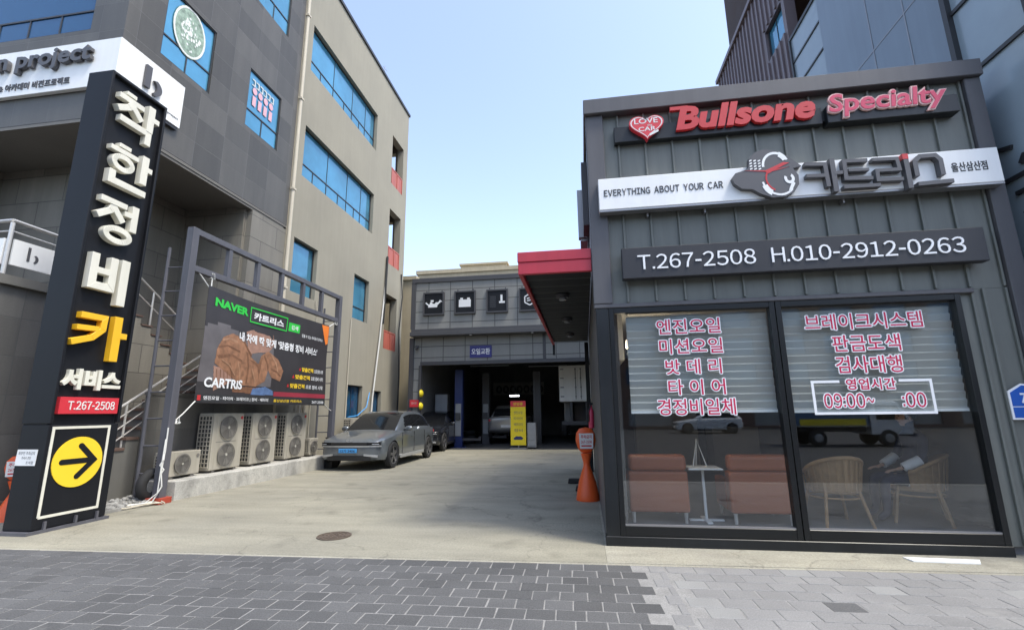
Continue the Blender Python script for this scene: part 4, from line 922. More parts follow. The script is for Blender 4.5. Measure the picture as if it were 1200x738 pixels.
for c in ((-7.46, 8.31, 4.30), (-7.44, 7.86, 1.42), (-7.48, 13.3, 4.25)):
    m = MB()
    for k in range(5): a = random.uniform(0, 6); m.tube([c, (c[0]+.05*math.cos(a), c[1]+.06*math.sin(a), c[2]-.05), (c[0]+.03, c[1]+.08*math.cos(a), c[2]+.06*math.sin(a))], .011, 5)
    obj('rope_knot', m, 'cable_white', t)
t = thing('cable_bundle', 'tangled white cables tied down the foot of the near gate post', 'cable', (-7.4, 7.6, .05))
m = MB(); m.tube([(-7.41, 7.67, 1.3), (-7.40, 7.66, .9), (-7.39, 7.62, .55), (-7.36, 7.64, .3), (-7.42, 7.55, .06), (-7.6, 7.3, .05), (-7.9, 7.0, .06)], .012, 6); m.tube([(-7.41, 7.65, 1.1), (-7.38, 7.60, .6), (-7.37, 7.58, .2), (-7.5, 7.45, .03), (-7.7, 7.1, .04)], .010, 6)
m.tube([(-7.40, 7.64, .85), (-7.37, 7.62, .75), (-7.41, 7.60, .66), (-7.37, 7.65, .58), (-7.4, 7.62, .5)], .014, 6)
obj('cable', m, 'cable_white', t); m = MB()
for k in range(5):
    y = 6.75+.15*k; m.tube([(-7.42+.05*k, 7.6, .04), (-7.5, y+.4, .03+.01*k), (-7.8-.1*k, y+.1, .05), (-8.0, y-.1, .03)], .011, 6)
obj('cable', m, 'pvc_pipe', t)
m = MB(); m.tube([(-7.72, 7.80+.21*math.cos(a), .30+.21*math.sin(a)) for a in [2*math.pi*k/28 for k in range(28)]], .085, 10, closed=True); tag(obj('old_tyre', m, 'tyre_rubber', smooth=True), 'worn black tyre leaning behind the near gate post', 'tyre')
m = MB()
for k in range(190):
    y = random.uniform(6.75, 7.95); x = random.uniform(-8.15, -7.58); s = random.uniform(.015, .05); h = .05+.10*max(0, 1-abs(x+7.95)/.3)*random.random()
    c = Vector((x, y, h)); m.loft([[c+Vector((s*r*math.cos(a+k)*random.uniform(.7, 1.2), s*r*math.sin(a+k), z*s)) for a in [2*math.pi*i/6 for i in range(6)]] for r, z in ((.5, -.8), (1, -.2), (.9, .4), (.4, .8))])
tag(obj('rubble', m, 'rubble'), kind='stuff')
m = MB(); m.prism([(-8.2, 6.62), (-7.55, 6.7), (-7.5, 7.95), (-8.2, 7.98)], FG(0), .001, .045); struct('rubble_bed', m, 'rubble')

# ================================================================== AIR CONDITIONERS (front faces +X)
def ac_unit(name, label, loc, wd, h, nf, dp=.36, group='outdoor air conditioner units on the ledge'):
    t = thing(name, label, 'air conditioner', loc, 0, group)
    F = lambda u, v, d: (d, u, v)
    m = MB(); m.box(-dp, 0, .002, wd, .05, h); obj('casing', m, 'ac_case', t, local=True, bevel=.012, seg=2)
    m = MB()
    for y in (.1, wd-.18): m.box(-dp+.04, -.02, y, y+.08, 0, .05)
    obj('foot', m, 'ac_dark', t, local=True)
    m = MB(); m.box(-dp+.03, -.03, -.012, .001, .12, h-.06); gr = obj('side_grille', m, 'ac_mesh', t, local=True)
    m = MB(); nz = max(6, int((h-.2)/.085))
    for k in range(nz+1): z = .12+(h-.18)*k/nz; m.box(-dp+.02, -.02, -.026, -.012, z-.010, z+.010)
    for k in range(5): x = -dp+.03+(dp-.06)*k/4; m.box(x-.009, x+.009, -.024, -.0125, .12, h-.06)
    obj('grille_bars', m, 'ac_case', gr, local=True)
    fh = (h-.08)/nf; cu = wd*.5 if nf > 1 else wd*.42; r = min(fh*.42, wd*.36)
    if nf > 1:
        m = MB(); m.box(.0, .006, .09, wd-.2, .06, h-.05); obj('front_panel', m, 'ac_case', t, local=True, bevel=.004)
        m = MB(); m.box(.0065, .009, .10, wd-.21, .05+fh-.006, .05+fh+.006); obj('panel_seam', m, 'ac_dark', t, local=True); cu = (wd-.11)/2+.02
    for k in range(nf):
        cz = .06+fh*(k+.5); m = MB(); m.prism(ell(cu, cz, r, r, 32), F, .006, .012); fg = obj('fan_guard', m, 'ac_dark', t, local=True)
        m = MB(); b0 = random.uniform(0, 2)
        for q_ in range(3):
            a = b0+2*math.pi*q_/3; P_ = lambda rr, aa: (cu+rr*math.cos(aa), cz+rr*math.sin(aa))
            m.prism([P_(r*.15, a), P_(r*.9, a-.2), P_(r*.93, a+.25), P_(r*.85, a+.7), P_(r*.18, a+.9)], F, .012, .016+.001*q_)
        obj('fan_blade', m, 'ac_blade', fg, local=True)
        m = MB(); m.prism(ell(cu, cz, r*.14, r*.14, 16), F, .018, .034); obj('hub', m, 'ac_hub', fg, local=True)
        m = MB()
        for j in range(1, 9): ringmb(m, cu, cz, r*j/8, r*j/8, .006 if j < 8 else .02, F, .030, .034 if j < 8 else .04, n=28)
        for j in range(12): a = math.pi*2*j/12; stroke(m, [(cu+r*.14*math.cos(a), cz+r*.14*math.sin(a)), (cu+r*math.cos(a), cz+r*math.sin(a))], .005, F, .026, .0298)
        obj('wire_guard', m, 'ac_dark', fg, local=True)
    m = MB(); m.prism(ell(wd-.075, h-.10, .035, .035, 16), F, .006 if nf == 1 else .0, .010); obj('badge', m, 'letter_red' if nf > 1 else 'ac_dark', t, local=True)
    return t
ac_unit('air_conditioner', 'small single-fan air conditioner unit beside the near gate post', (-7.75, 8.10, .33), .78, .50, 1, .28)
A1 = ac_unit('air_conditioner', 'nearest of the three tall double-fan air conditioner units', (-7.75, 9.14, .33), .90, 1.22, 2)
A2 = copy_tree(A1); A2.location = (-7.75, 10.35, .33); A2['label'] = 'middle of the three tall double-fan air conditioner units'
A3 = copy_tree(A1); A3.location = (-7.75, 11.66, .33); A3['label'] = 'farthest of the three tall double-fan air conditioner units'
ac_unit('air_conditioner', 'small air conditioner unit past the tall ones near the far gate post', (-7.78, 12.86, .33), .42, .50, 1, .28)
ac_unit('air_conditioner', 'cream air conditioner unit behind the parked grey car', (-7.75, 15.2, .75), .9, .62, 1, .30)
m = MB(); m.box(-8.1, -7.7, 15.1, 16.2, 0, .745); tag(obj('unit_stand', m, 'kerb_concrete'), 'concrete block carrying the cream air conditioner behind the car', 'stand')
m = MB()
for y in (12.82, 13.05): m.tube([(-8.18, y, 1.9), (-8.17, y, .9), (-8.0, y+.03, .6)], .035)
tag(obj('duct_pipe', m, 'pvc_pipe', smooth=True), 'pair of pale pipes running down the wall by the far gate post', 'pipe')
m = MB(); m.box(-7.36, -7.12, 12.95, 13.3, 0, .82); m.box(-7.37, -7.11, 12.94, 13.31, .822, .86); m.box(-7.30, -7.18, 12.93, 12.949, .25, .6); tag(obj('utility_box', m, 'shop_black', bevel=.01), 'black utility box standing at the foot of far gate post', 'box')

# ================================================================== STREET BITS
t = thing('no_parking_stand', 'orange bowling-pin shaped no-parking stand under the red canopy', 'sign stand', (-.005, 8.72, 0), 0, 'orange no-parking stands')
m = MB(); m.lathe([(0, 0), (.20, 0), (.205, .02), (.19, .10), (.15, .30), (.10, .45), (.06, .56), (.058, .62), (.09, .74), (.10, .78), (.0, .78)], n=28); obj('base', m, 'orange_plastic', t, local=True, smooth=True)
m = MB(); m.lathe([(0, -.22), (.09, -.205), (.15, -.13), (.18, 0), (.165, .12), (.11, .20), (0, .225)], (0, 0, 1.0), 28, sx=1.0, sy=.38); obj('head', m, 'orange_plastic', t, local=True, smooth=True)
m = MB(); m.prism([(-.115, .86), (.115, .86), (.125, 1.12), (-.125, 1.12)], lambda u, v, d: (u, -.068-d, v), 0, .006); nn = obj('notice', m, 'notice_white', t, local=True)
m = txt('주차금지', lambda u, v, d: (u, -.068-d, v), -.095, 1.03, .19, .065, .006, .001, bold=.02); txt('267-2508', lambda u, v, d: (u, -.068-d, v), -.095, .95, .19, .05, .006, .001, mb=m, bold=.01); m.prism([(-.09, .895), (.09, .895), (.09, .92), (-.09, .92)], lambda u, v, d: (u, -.068-d, v), .006, .007); obj('lettering', m, 'letter_red', nn, local=True)
t.rotation_euler = (0, 0, R(8))
c = copy_tree(t); c.location = (-8.63, 6.35, -.10); c.scale = (1.05, 1.05, .85); c.rotation_euler = (0, 0, R(25)); c['label'] = 'orange no-parking stand half hidden behind the black pylon'
t = thing('manhole_cover', 'round rusty manhole cover set in the concrete driveway', 'manhole', (-3.18, 5.95, 0))
m = MB(); m.lathe([(0, .003), (.21, .003), (.21, .006), (0, .006)], (-3.18, 5.95, 0), 36); obj('cover', m, 'iron_cast', t)
m = MB()
for r in (.07, .12, .17, .20): ringmb(m, -3.18, 5.95, r, r, .018, FG(0), .0065, .011, n=32)
for k in range(8): a = k*math.pi/4; stroke(m, [(-3.18+.03*math.cos(a), 5.95+.03*math.sin(a)), (-3.18+.2*math.cos(a), 5.95+.2*math.sin(a))], .014, FG(0), .0065, .0105)
obj('tread', m, 'iron_cast', t)
m = MB(); m.prism([(3.14, 5.73), (3.82, 5.71), (3.74, 5.585), (3.16, 5.60)], FG(0), .003, .014); tag(obj('threshold_plate', m, 'white_board'), 'flat white board lying on the concrete before the shop window', 'board')
for (y, x0, x1, l) in ((10.55, -.42, 0., 'farther black rubber wheel stop on the driveway beside the shop'), (9.55, -.24, .1, 'nearer black rubber wheel stop behind the orange stand')):
    m = MB(); m.prism([(x0, .01), (x1, .01), (x1-.02, .10), (x0+.02, .10)], lambda u, v, d: (u, y+d, v), 0, .14); tag(obj('wheel_stop', m, 'tyre_rubber', bevel=.01), l, 'wheel stop', 'rubber wheel stops')
t = thing('fire_extinguisher', 'slim pinkish red cylinder hanging on the shop side wall', 'extinguisher', (.13, 9.5, 1.25))
m = MB(); m.lathe([(0, 1.18), (.05, 1.18), (.055, 1.22), (.055, 1.50), (.03, 1.56), (.02, 1.62), (0, 1.62)], (.12, 9.5, 0), 16); obj('cylinder', m, 'letter_pink', t, smooth=True); m = MB(); m.box(.09, .16, 9.46, 9.54, 1.62, 1.66); m.tube([(.12, 9.47, 1.63), (.07, 9.44, 1.5), (.07, 9.45, 1.3)], .01, 6); obj('nozzle', m, 'shop_black', t)
# ================================================================== CARS
def catmull(st, n):
    out = []; m = len(st)
    for i in range(n):
        t = i*(m-1)/(n-1); k = min(int(t), m-2); f = t-k
        p0, p1, p2, p3 = st[max(k-1, 0)], st[k], st[k+1], st[min(k+2, m-1)]
        out.append([.5*((2*b)+(-a+c)*f+(2*a-5*b+4*c-d)*f*f+(-a+3*b-3*c+d)*f**3) for a, b, c, d in zip(p0, p1, p2, p3)])
    return out
def make_car(name, label, loc, rz, paint, group=None, plate='plate_blue', ptxt='12가 3456'):
    """compact crossover, nose towards local -y, wheelbase 3.0 m"""
    t = thing(name, label, 'car', loc, rz, group)
    # y, half width, bottom z, shoulder half width, shoulder z, top z
    S = [(-2.335, .30, .42, .28, .68, .70), (-2.30, .58, .33, .56, .715, .745), (-2.20, .80, .27, .79, .755, .80), (-2.02, .90, .24, .885, .80, .86), (-1.6, .945, .24, .925, .86, .945), (-1.1, .945, .22, .925, .93, 1.03), (-.5, .945, .21, .92, .965, 1.06),
         (.3, .945, .21, .92, .985, 1.06), (1.1, .945, .22, .925, 1.0, 1.06), (1.7, .94, .26, .92, 1.01, 1.06), (2.05, .91, .32, .885, 1.01, 1.05), (2.24, .84, .40, .81, 1.0, 1.03), (2.31, .70, .48, .66, .96, .985)]
    rings = []
    for y, w_, zb, ws, zs, zt in catmull(S, 46):
        h = [(w_*.7, zb), (w_*.95, zb+.03), (w_*.99, zb+.12), (w_, zb+.45*(zs-zb)), (w_*.985, zb+.62*(zs-zb)), (w_, zb+.78*(zs-zb)), (ws, zs), (ws-.03, zs+.35*(zt-zs)), (ws*.86, zs+.72*(zt-zs)), (ws*.5, zt-.006), (.0, zt)]
        r = [(x, y, z) for x, z in h]+[(-x, y, z) for x, z in h[:-1][::-1]]
        rings.append(r)
    m = MB(); m.loft(rings)
    body = obj('body', m, [paint, 'car_trim'], t, local=True, smooth=True)
    cut = MB()
    for y in (-1.48, 1.52):
        for s in (-1, 1): cut.cyl((s*.62, y, .355), (s*1.2, y, .355), .405, n=36)
    co = obj('cut', cut, 'car_trim', None, local=True); co.parent = None
    md = body.modifiers.new('arch', 'BOOLEAN'); md.operation = 'DIFFERENCE'; md.solver = 'EXACT'; md.object = co; md.material_mode = 'TRANSFER'
    keep = (t.location.copy(), t.rotation_euler.copy()); t.location = (0, 0, 0); t.rotation_euler = (0, 0, 0); bpy.context.view_layer.update()
    dg = bpy.context.evaluated_depsgraph_get(); me = bpy.data.meshes.new_from_object(body.evaluated_get(dg)); body.modifiers.clear(); body.data = me
    for p in me.polygons: p.use_smooth = True
    try: me.set_sharp_from_angle(angle=R(35))
    except Exception: pass
    bpy.data.objects.remove(co); t.location, t.rotation_euler = keep
    # greenhouse: y, base half width, base z, top half width, top z
    Gs = [(-1.12, .80, 1.00, .78, 1.015), (-.72, .85, 1.0, .73, 1.26), (-.30, .87, 1.0, .66, 1.49), (.15, .88, 1.0, .64, 1.585), (.7, .88, 1.0, .64, 1.605), (1.25, .87, 1.0, .635, 1.565), (1.75, .85, 1.0, .62, 1.44), (2.10, .81, 1.0, .62, 1.22), (2.27, .74, .98, .68, 1.03)]
    GS = catmull(Gs, 49)
    def gp(i, q):
        """i along the car (0..48), q 0 = belt line, 1 = roof edge, 2 = roof centre"""
        k = min(int(i), 47); f = i-k; y, wb, zb, wt, zt = [a+(b-a)*f for a, b in zip(GS[k], GS[k+1])]
        if q <= 1: return (wb+(wt-wb)*q+.02*math.sin(q*math.pi), y, zb+(zt-.045*(zt-1))*0+(zt-zb-.03)*q)
        g = q-1; return (wt*(1-g), y, zt-.03+.03*math.sin(g*math.pi/2))
    rings = []
    for i in range(49):
        h = [gp(i, q/6) for q in range(0, 13)]; rings.append([(x, y, z) for x, y, z in h]+[(-x, y, z) for x, y, z in h[:-1][::-1]])
    nr = 25; groups = {}
    def kind(i, k):
        q = k if k < 12 else 23-k; s = 1 if k < 12 else -1
        if q >= 6: return 'windscreen' if 1 <= i < 15 else 'rear_glass' if 36 <= i < 46 else 'roof'
        if 1 <= q < 5:
            if 10 <= i < 25: return ('side_window', s, 0) if q < 1+(i-9)*1.2 else 'roof'
            if 25 <= i < 38: return ('side_window', s, 1) if q < 5-(max(0, i-33))*.7 else 'roof'
        return 'roof'
    for i in range(48):
        for k in range(24): groups.setdefault(kind(i, k), []).append([i*nr+k, i*nr+k+1, (i+1)*nr+k+1, (i+1)*nr+k])
    allv = [p for r in rings for p in r]
    for key, fs in groups.items():
        used = sorted({j for f in fs for j in f}); ix = {j: n for n, j in enumerate(used)}
        m = MB(); m.add([allv[j] for j in used], [[ix[j] for j in f] for f in fs]); nm = key if isinstance(key, str) else key[0]
        obj(nm, m, [paint] if nm == 'roof' else ['car_glass'], t, local=True, smooth=True)
    # nose
    def yf(x, e=0): return -2.0-(.335)*(max(0, 1-(abs(x)/.93)**2.6))**(1/2.6)-e
    def strip(name, x0, x1, zf, mt, off=.012, n=24, parent=None):
        m = MB(); r = []
        for i in range(n+1):
            x = x0+(x1-x0)*i/n; za, zb = zf(x); y = yf(x, off); r.append([(x, y, za), (x, y, zb), (x, y+.03, zb), (x, y+.03, za)])
        m.loft(r); return obj(name, m, mt, parent or t, local=True)
    strip('grille', -.86, .86, lambda x: (.665, .745), 'car_trim', .018)
    strip('grille_trim', -.87, .87, lambda x: (.625-.0*abs(x), .66), 'car_silver_trim' if paint != 'car_paint_dark' else 'car_trim', .022)
    for s in (-1, 1):
        h = strip('headlight', s*.52, s*.84, lambda x: (.672, .738), 'car_glass', .026, 12); strip('headlight_lens', s*.66, s*.83, lambda x: (.688, .708), 'lamp_lens', .030, 12, h)
        strip('bumper_accent', s*.45, s*.80, lambda x: (.395-.13*(abs(x)-.45), .445-.10*(abs(x)-.45)), 'car_silver_trim', .024, 10)
    strip('lower_bumper', -.62, .62, lambda x: (.28, .40), 'car_trim', .016)
    m = MB(); m.box(-.26, .26, -2.375, -2.35, .475, .585); pl = obj('number_plate', m, plate, t, local=True, bevel=.004)
    obj('lettering', txt(ptxt, lambda u, v, d: (u, -2.375-d, v), -.21, .49, .42, .075, .001, .001, bold=.01), 'letter_black', pl, local=True)
    m = MB()
    for x in (-.05, .05): stroke(m, [(x, .775), (x*.6, .815)], .015, lambda u, v, d: (u, -2.31-d, v), 0, .01)
    stroke(m, [(-.045, .795), (.045, .798)], .014, lambda u, v, d: (u, -2.31-d, v), 0, .011); ringmb(m, 0, .795, .085, .036, .01, lambda u, v, d: (u, -2.31-d, v), 0, .01, n=20); obj('emblem', m, 'car_silver_trim', t, local=True)
    for s in (-1, 1):
        m = MB(); c = (s*1.02, -.62, 1.06)
        m.loft([[(c[0]+s*dx, c[1]+.055*r*math.cos(a), c[2]+.075*r*math.sin(a)) for a in [2*math.pi*k/14 for k in range(14)]] for dx, r in ((-.09, .5), (-.06, .9), (.02, 1.05), (.09, .95), (.12, .5))]); mi = obj('mirror', m, paint, t, local=True, smooth=True)
        m = MB(); m.box(min(s*.88, s*.96), max(s*.88, s*.96), -.66, -.60, 1.0, 1.04); obj('mirror_arm', m, 'car_trim', mi, local=True)
        m = MB()
        for y in (-.86, .10, 1.05): m.box(min(s*.935, s*.949), max(s*.935, s*.949), y, y+.010, .36, .95)
        obj('door_seam', m, 'car_trim', t, local=True)
        m = MB(); m.box(min(s*.92, s*.951), max(s*.92, s*.951), -1.0, 1.02, .23, .33); obj('sill', m, 'car_silver_trim' if paint == 'car_paint_grey' else 'car_trim', t, local=True, bevel=.01)
        m = MB()
        for y in (-.05, .90): m.box(min(s*.93, s*.956), max(s*.93, s*.956), y-.12, y+.04, .80, .825)
        obj('door_handle', m, paint, t, local=True, bevel=.006)
        for y in (-1.48, 1.52):
            m = MB(); prof = [(.23, .80), (.30, .785), (.345, .80), (.36, .84), (.36, .93), (.345, .955), (.30, .965), (.25, .955)]
            rings = [[(s*x, y+r*math.cos(a), .36+r*math.sin(a)) for r, x in prof] for a in [2*math.pi*k/36 for k in range(36)]]
            m.loft(rings, caps=False, cyc=True); wh = obj('wheel', m, 'tyre_rubber', t, local=True, smooth=True)
            m = MB(); f = lambda u, v, d: (s*(.93+d), y+u, .36+v)
            ringmb(m, 0, 0, .245, .245, .035, f, -.06, .018, n=32); m.prism(ell(0, 0, .245, .245, 28), f, -.08, -.06, 1)
            for k in range(5):
                a = 2*math.pi*k/5+.3; stroke(m, [(.05*math.cos(a), .05*math.sin(a)), (.24*math.cos(a+.12), .24*math.sin(a+.12))], .075, f, -.05, .010)
            m.prism(ell(0, 0, .06, .06, 16), f, -.05, .014); obj('rim', m, ['rim_grey', 'car_trim'], wh, local=True)
    for s in (-1, 1):
        m = MB(); m.box(min(s*.55, s*.86), max(s*.55, s*.86), 2.20, 2.285, .84, .93); obj('tail_light', m, 'sign_red', t, local=True, bevel=.01)
    m = MB(); m.box(-.26, .26, 2.30, 2.325, .56, .67); obj('number_plate', m, 'white_board', t, local=True)
    return t
make_car('parked_car', 'dark grey electric crossover with blue plate parked by the beige wall', (-6.34, 14.72, 0), R(-.6), 'car_paint_grey')
make_car('parked_car', 'black car mostly hidden behind the grey crossover by the garage', (-6.62, 20.5, 0), R(1), 'car_paint_dark', plate='white_board', ptxt='34나 1187')
make_car('parked_car', 'silver car facing away inside the dark garage bay', (-3.65, 24.6, .25), R(180), 'car_paint_silver', plate='white_board', ptxt='56다 2207')
make_car('parked_car', 'white car across the street seen only reflected in the shop glass', (8.7, -25, -.15), R(-90), 'car_paint_white', plate='white_board', ptxt='78라 4410')

def make_truck(label, loc, rz, boxm, z0, z1, bw, L0, band=None, cabm='car_paint_white', cab=True):
    """cargo box truck, cab towards local +x"""
    t = thing('box_truck', label, 'truck', loc, rz)
    m = MB(); m.box(-L0, 0, -bw/2, bw/2, z0, z1); obj('cargo_box', m, boxm, t, local=True, bevel=.015)
    m = MB()
    for z in (z0, z1-.06):
        for y in (-bw/2-.012, bw/2): m.box(-L0, 0, y, y+.012, z, z+.06)
    obj('rail', m, 'metal_grey', t, local=True)
    if band:
        m = MB()
        for y in (-bw/2-.016, bw/2+.002): m.box(-L0+.2, -.1, y, y+.014, z0+.06, z0+.34)
        obj('band', m, band, t, local=True)
    for s in (-1, 1):
        m = MB(); m.box(-L0-.03, -L0-.002, min(s*.02, s*bw*.47), max(s*.02, s*bw*.47), z0+.06, z1-.08); d = obj('rear_door', m, boxm, t, local=True, bevel=.008)
        m = MB(); m.tube([(-L0-.05, s*.12, z0+.1), (-L0-.05, s*.12, z1-.12)], .018, 6)
        for k in range(4): z = z0+.2+(z1-z0-.4)*k/3; m.box(-L0-.05, -L0-.031, s*bw*.42-.08, s*bw*.42+.08, z, z+.05); m.box(-L0-.055, -L0-.031, s*.12-.04, s*.12+.04, z, z+.04)
        obj('hinge', m, 'metal_grey', d, local=True)
    m = MB(); m.box(-L0+.1, 1.3, -.42, -.30, .62, z0-.004); m.box(-L0+.1, 1.3, .30, .42, .62, z0-.004); m.box(-L0-.05, -L0+.05, -bw*.45, bw*.45, .55, .72); obj('chassis', m, 'garage_trim', t, local=True)
    wx = (-L0+.9, .75)
    for x in wx:
        for s in (-1, 1):
            m = MB(); m.cyl((x, s*.60, .36), (x, s*.86, .36), .36, n=28); wh = obj('wheel', m, 'tyre_rubber', t, local=True, bevel=.03, seg=2); m = MB(); m.cyl((x, s*.862, .36), (x, s*.875, .36), .19, .15, 20); obj('rim', m, 'metal_grey', wh, local=True)
    if cab:
        m = MB(); pr = [(.08, .5), (1.75, .5), (1.80, .75), (1.74, 1.12), (1.25, 1.92), (.12, 1.95)]; m.prism(pr, lambda u, v, d: (u, -.83+d, v), 0, 1.66); obj('cab', m, cabm, t, local=True, bevel=.05, seg=3)
        for s in (-1, 1):
            m = MB(); m.prism([(.35, 1.15), (1.55, 1.15), (1.2, 1.75), (.35, 1.78)], lambda u, v, d: (u, s*(.835+d), v), 0, .006); obj('side_window', m, 'car_glass', t, local=True)
        m = MB(); m.prism([(-.74, 0), (.74, 0), (.68, .80), (-.68, .80)], lambda u, v, d: (1.735-.49*v+.012+.02*d/.01, u, 1.16+.79*v), 0, .006); obj('windscreen', m, 'car_glass', t, local=True)
        m = MB(); m.box(1.76, 1.82, -.75, -.45, .72, .86); m.box(1.76, 1.82, .45, .75, .72, .86); obj('headlight', m, 'lamp_lens', t, local=True); m = MB(); m.box(1.70, 1.86, -.84, .84, .42, .60); obj('bumper', m, 'car_trim', t, local=True, bevel=.02)
    return t
make_truck('white box truck with closed double rear doors standing in the right garage bay', (-.25, 25.5, .35), R(90), 'white_board', 1.60, 3.25, 1.75, 3.4)
make_truck('small truck with blue cargo box across the street seen only reflected in glass', (12.3, -12.3, -.15), R(0), 'truck_blue', .85, 2.05, 1.7, 3.0, band='banner_yellow')
ob = thing('opposite_building', 'brick building across the street seen only as reflection in shop glass', 'building', (20, -34, -.15))
m = MB(); wall_holes(m, lambda u, v, d: (u, -34+d, v), -20, 60, -.15, 11.6, [(-18+4.4*k, -15.2+4.4*k, z, z+1.6) for k in range(17) for z in (3.9, 6.4, 9.0)]+[(-18+5.5*k, -14+5.5*k, .1, 2.6) for k in range(13)], .3); m.box(-20, 60, -46, -34.302, -.15, 11.5); obj('wall', m, 'opposite_brick', ob)
m = MB()
for k in range(17):
    for z in (3.9, 6.4, 9.0): m.box(-18+4.4*k, -15.2+4.4*k, -34.25, -34.2, z, z+1.6)
obj('window', m, 'dark_blue_glass', ob); m = MB()
for k in range(13): m.box(-18+5.5*k, -14+5.5*k, -34.25, -34.2, .1, 2.6)
obj('shopfront', m, 'opposite_grey', ob)

# ================================================================== GARAGE CONTENTS
def lift_post(x, y, label, col):
    t = thing('lift_post', label, 'car lift', (x, y, 0), 0, 'car lift posts in the garage')
    m = MB(); m.box(-.18, .18, -.16, .16, 0, 3.4); m.box(-.32, .32, -.28, .28, 0, .04); obj('column', m, col, t, local=True, bevel=.012)
    m = MB(); m.box(-.13, .13, -.20, -.162, .5, 1.9); obj('carriage', m, 'cabinet_grey', t, local=True, bevel=.01); m = MB(); m.box(-.11, .11, -.30, -.202, 1.2, 1.5); obj('control_box', m, 'garage_trim', t, local=True, bevel=.01)
    m = MB(); m.box(.02, 1.0, -.08, .08, .30, .40); m.cyl((.95, 0, .40), (.95, 0, .47), .07, n=14); obj('arm', m, 'garage_trim', t, local=True, bevel=.008)
    return t
lift_post(-5.55, 20.9, 'dark blue car lift column at the left of the garage bay', 'lift_blue'); c = lift_post(-2.2, 22.6, 'grey car lift column near the middle of the garage bay', 'garage_trim'); c.rotation_euler = (0, 0, R(180))
lift_post(-4.75, 23.0, 'slim dark lift column beside the silver car in the garage', 'garage_trim')
t = thing('standing_banner', 'yellow upright banner with red header standing before the garage bay', 'banner', (-2.77, 20.0, 0))
F = FF(20.0)
obj('panel', MB().prism([(-3.09, .16), (-2.45, .16), (-2.45, 1.96), (-3.09, 1.96)], F, 0, .02), 'banner_yellow', t)
obj('header', MB().prism([(-3.09, 1.72), (-2.45, 1.72), (-2.45, 1.96), (-3.09, 1.96)], F, .0205, .024), 'sign_red', t)
obj('lettering', txt('영업중', F, -2.98, 1.78, .42, .12, .024, .002, bold=.02), 'banner_yellow', t)
m = MB(); 
for s, z in (('엔진오일', 1.42), ('타이어', 1.18), ('배터리', .94), ('정비', .70)): txt(s, F, -2.95, z, .36, .12, .02, .002, mb=m)
m.prism([(-2.95, .38), (-2.62, .38), (-2.56, .44), (-2.66, .52), (-2.86, .52), (-2.97, .45)], F, .02, .022); obj('lettering', m, 'lift_blue', t)
m = MB(); m.box(-3.12, -2.42, 19.9, 20.3, 0, .05); m.box(-2.79, -2.75, 20.01, 20.04, .05, 1.9); obj('stand', m, 'metal_grey', t)
t = thing('tool_cabinet', 'pale grey metal cabinet beside the yellow banner', 'cabinet', (-2.2, 20.2, 0))
m = MB(); m.box(-2.41, -2.04, 20.05, 20.5, .06, 1.06); obj('case', m, 'cabinet_grey', t, bevel=.015); m = MB()
for k in range(4): m.box(-2.38, -2.07, 20.035, 20.049, .12+.23*k, .32+.23*k)
obj('drawer', m, 'cabinet_grey', t, bevel=.006); m = MB()
for x in (-2.38, -2.1): m.cyl((x, 20.1, .0), (x, 20.1, .06), .03, n=10)
obj('castor', m, 'tyre_rubber', t)
t = thing('wall_board', 'long pale board with dark tyre pictures on the back garage wall', 'board', (-4.2, 31.3, 2.6))
obj('board', MB().prism([(-6.0, 2.62), (-2.6, 2.62), (-2.6, 3.45), (-6.0, 3.45)], FF(31.39), 0, .04), 'interior_light_wall', t)
m = MB()
for k in range(7): ringmb(m, -5.6+.46*k, 2.98, .15, .2, .10, FF(31.39), .04, .05, n=18)
obj('picture', m, 'garage_trim', t)
for x, y, l in ((-5.2, 26, 'unlit tube light under the left half of garage ceiling'), (-2.0, 27, 'unlit tube light under the right half of garage ceiling')):
    t = thing('tube_light', l, 'lamp', (x, y, 4.05)); m = MB(); m.cyl((x-1.1, y, 4.06), (x+1.1, y, 4.06), .03, n=10); obj('tube', m, 'letter_white', t); m = MB(); m.box(x-1.15, x+1.15, y-.05, y+.05, 4.10, 4.16); m.tube([(x-.8, y, 4.16), (x-.8, y, 4.7)], .01); m.tube([(x+.8, y, 4.16), (x+.8, y, 4.7)], .01); obj('fitting', m, 'garage_trim', t)
t = thing('work_lamp', 'small lit white work lamp hanging inside the garage above the yellow banner', 'lamp', (-3.2, 22, 2.15)); m = MB(); m.box(-3.42, -3.0, 21.95, 22.02, 2.22, 2.27); obj('bulb', m, 'lamp_cool', t); m = MB(); m.box(-3.46, -2.96, 21.93, 22.04, 2.272, 2.31); m.tube([(-3.21, 22, 2.31), (-3.21, 22, 4.38)], .008, 6); obj('fitting', m, 'garage_trim', t)
k = 0
for x, y, n_ in ((-6.3, 23.2, 4), (-5.75, 23.6, 3), (-6.5, 24.2, 5)):
    for j in range(n_):
        m = MB(); m.tube([(x+.23*math.cos(a), y+.23*math.sin(a), .11+.21*j) for a in [2*math.pi*i/24 for i in range(24)]], .10, 10, closed=True); tag(obj('stacked_tyre', m, 'tyre_rubber', smooth=True), 'black tyre in the dark stacks at the left of the garage', 'tyre', 'stacked tyres in the garage')
t = thing('storage_shelf', 'grey metal locker standing at the left side inside the garage', 'locker', (-6.55, 21.6, 0)); m = MB(); m.box(-6.85, -6.25, 21.4, 21.8, .9, 2.35); obj('case', m, 'metal_grey', t, bevel=.01); m = MB(); m.box(-6.9, -6.2, 21.35, 21.85, 0, .895); obj('base', m, 'garage_trim', t, bevel=.01); m = MB(); m.box(-6.82, -6.56, 21.385, 21.399, .95, 2.3); m.box(-6.54, -6.28, 21.385, 21.399, .95, 2.3); obj('door', m, 'cabinet_grey', t)

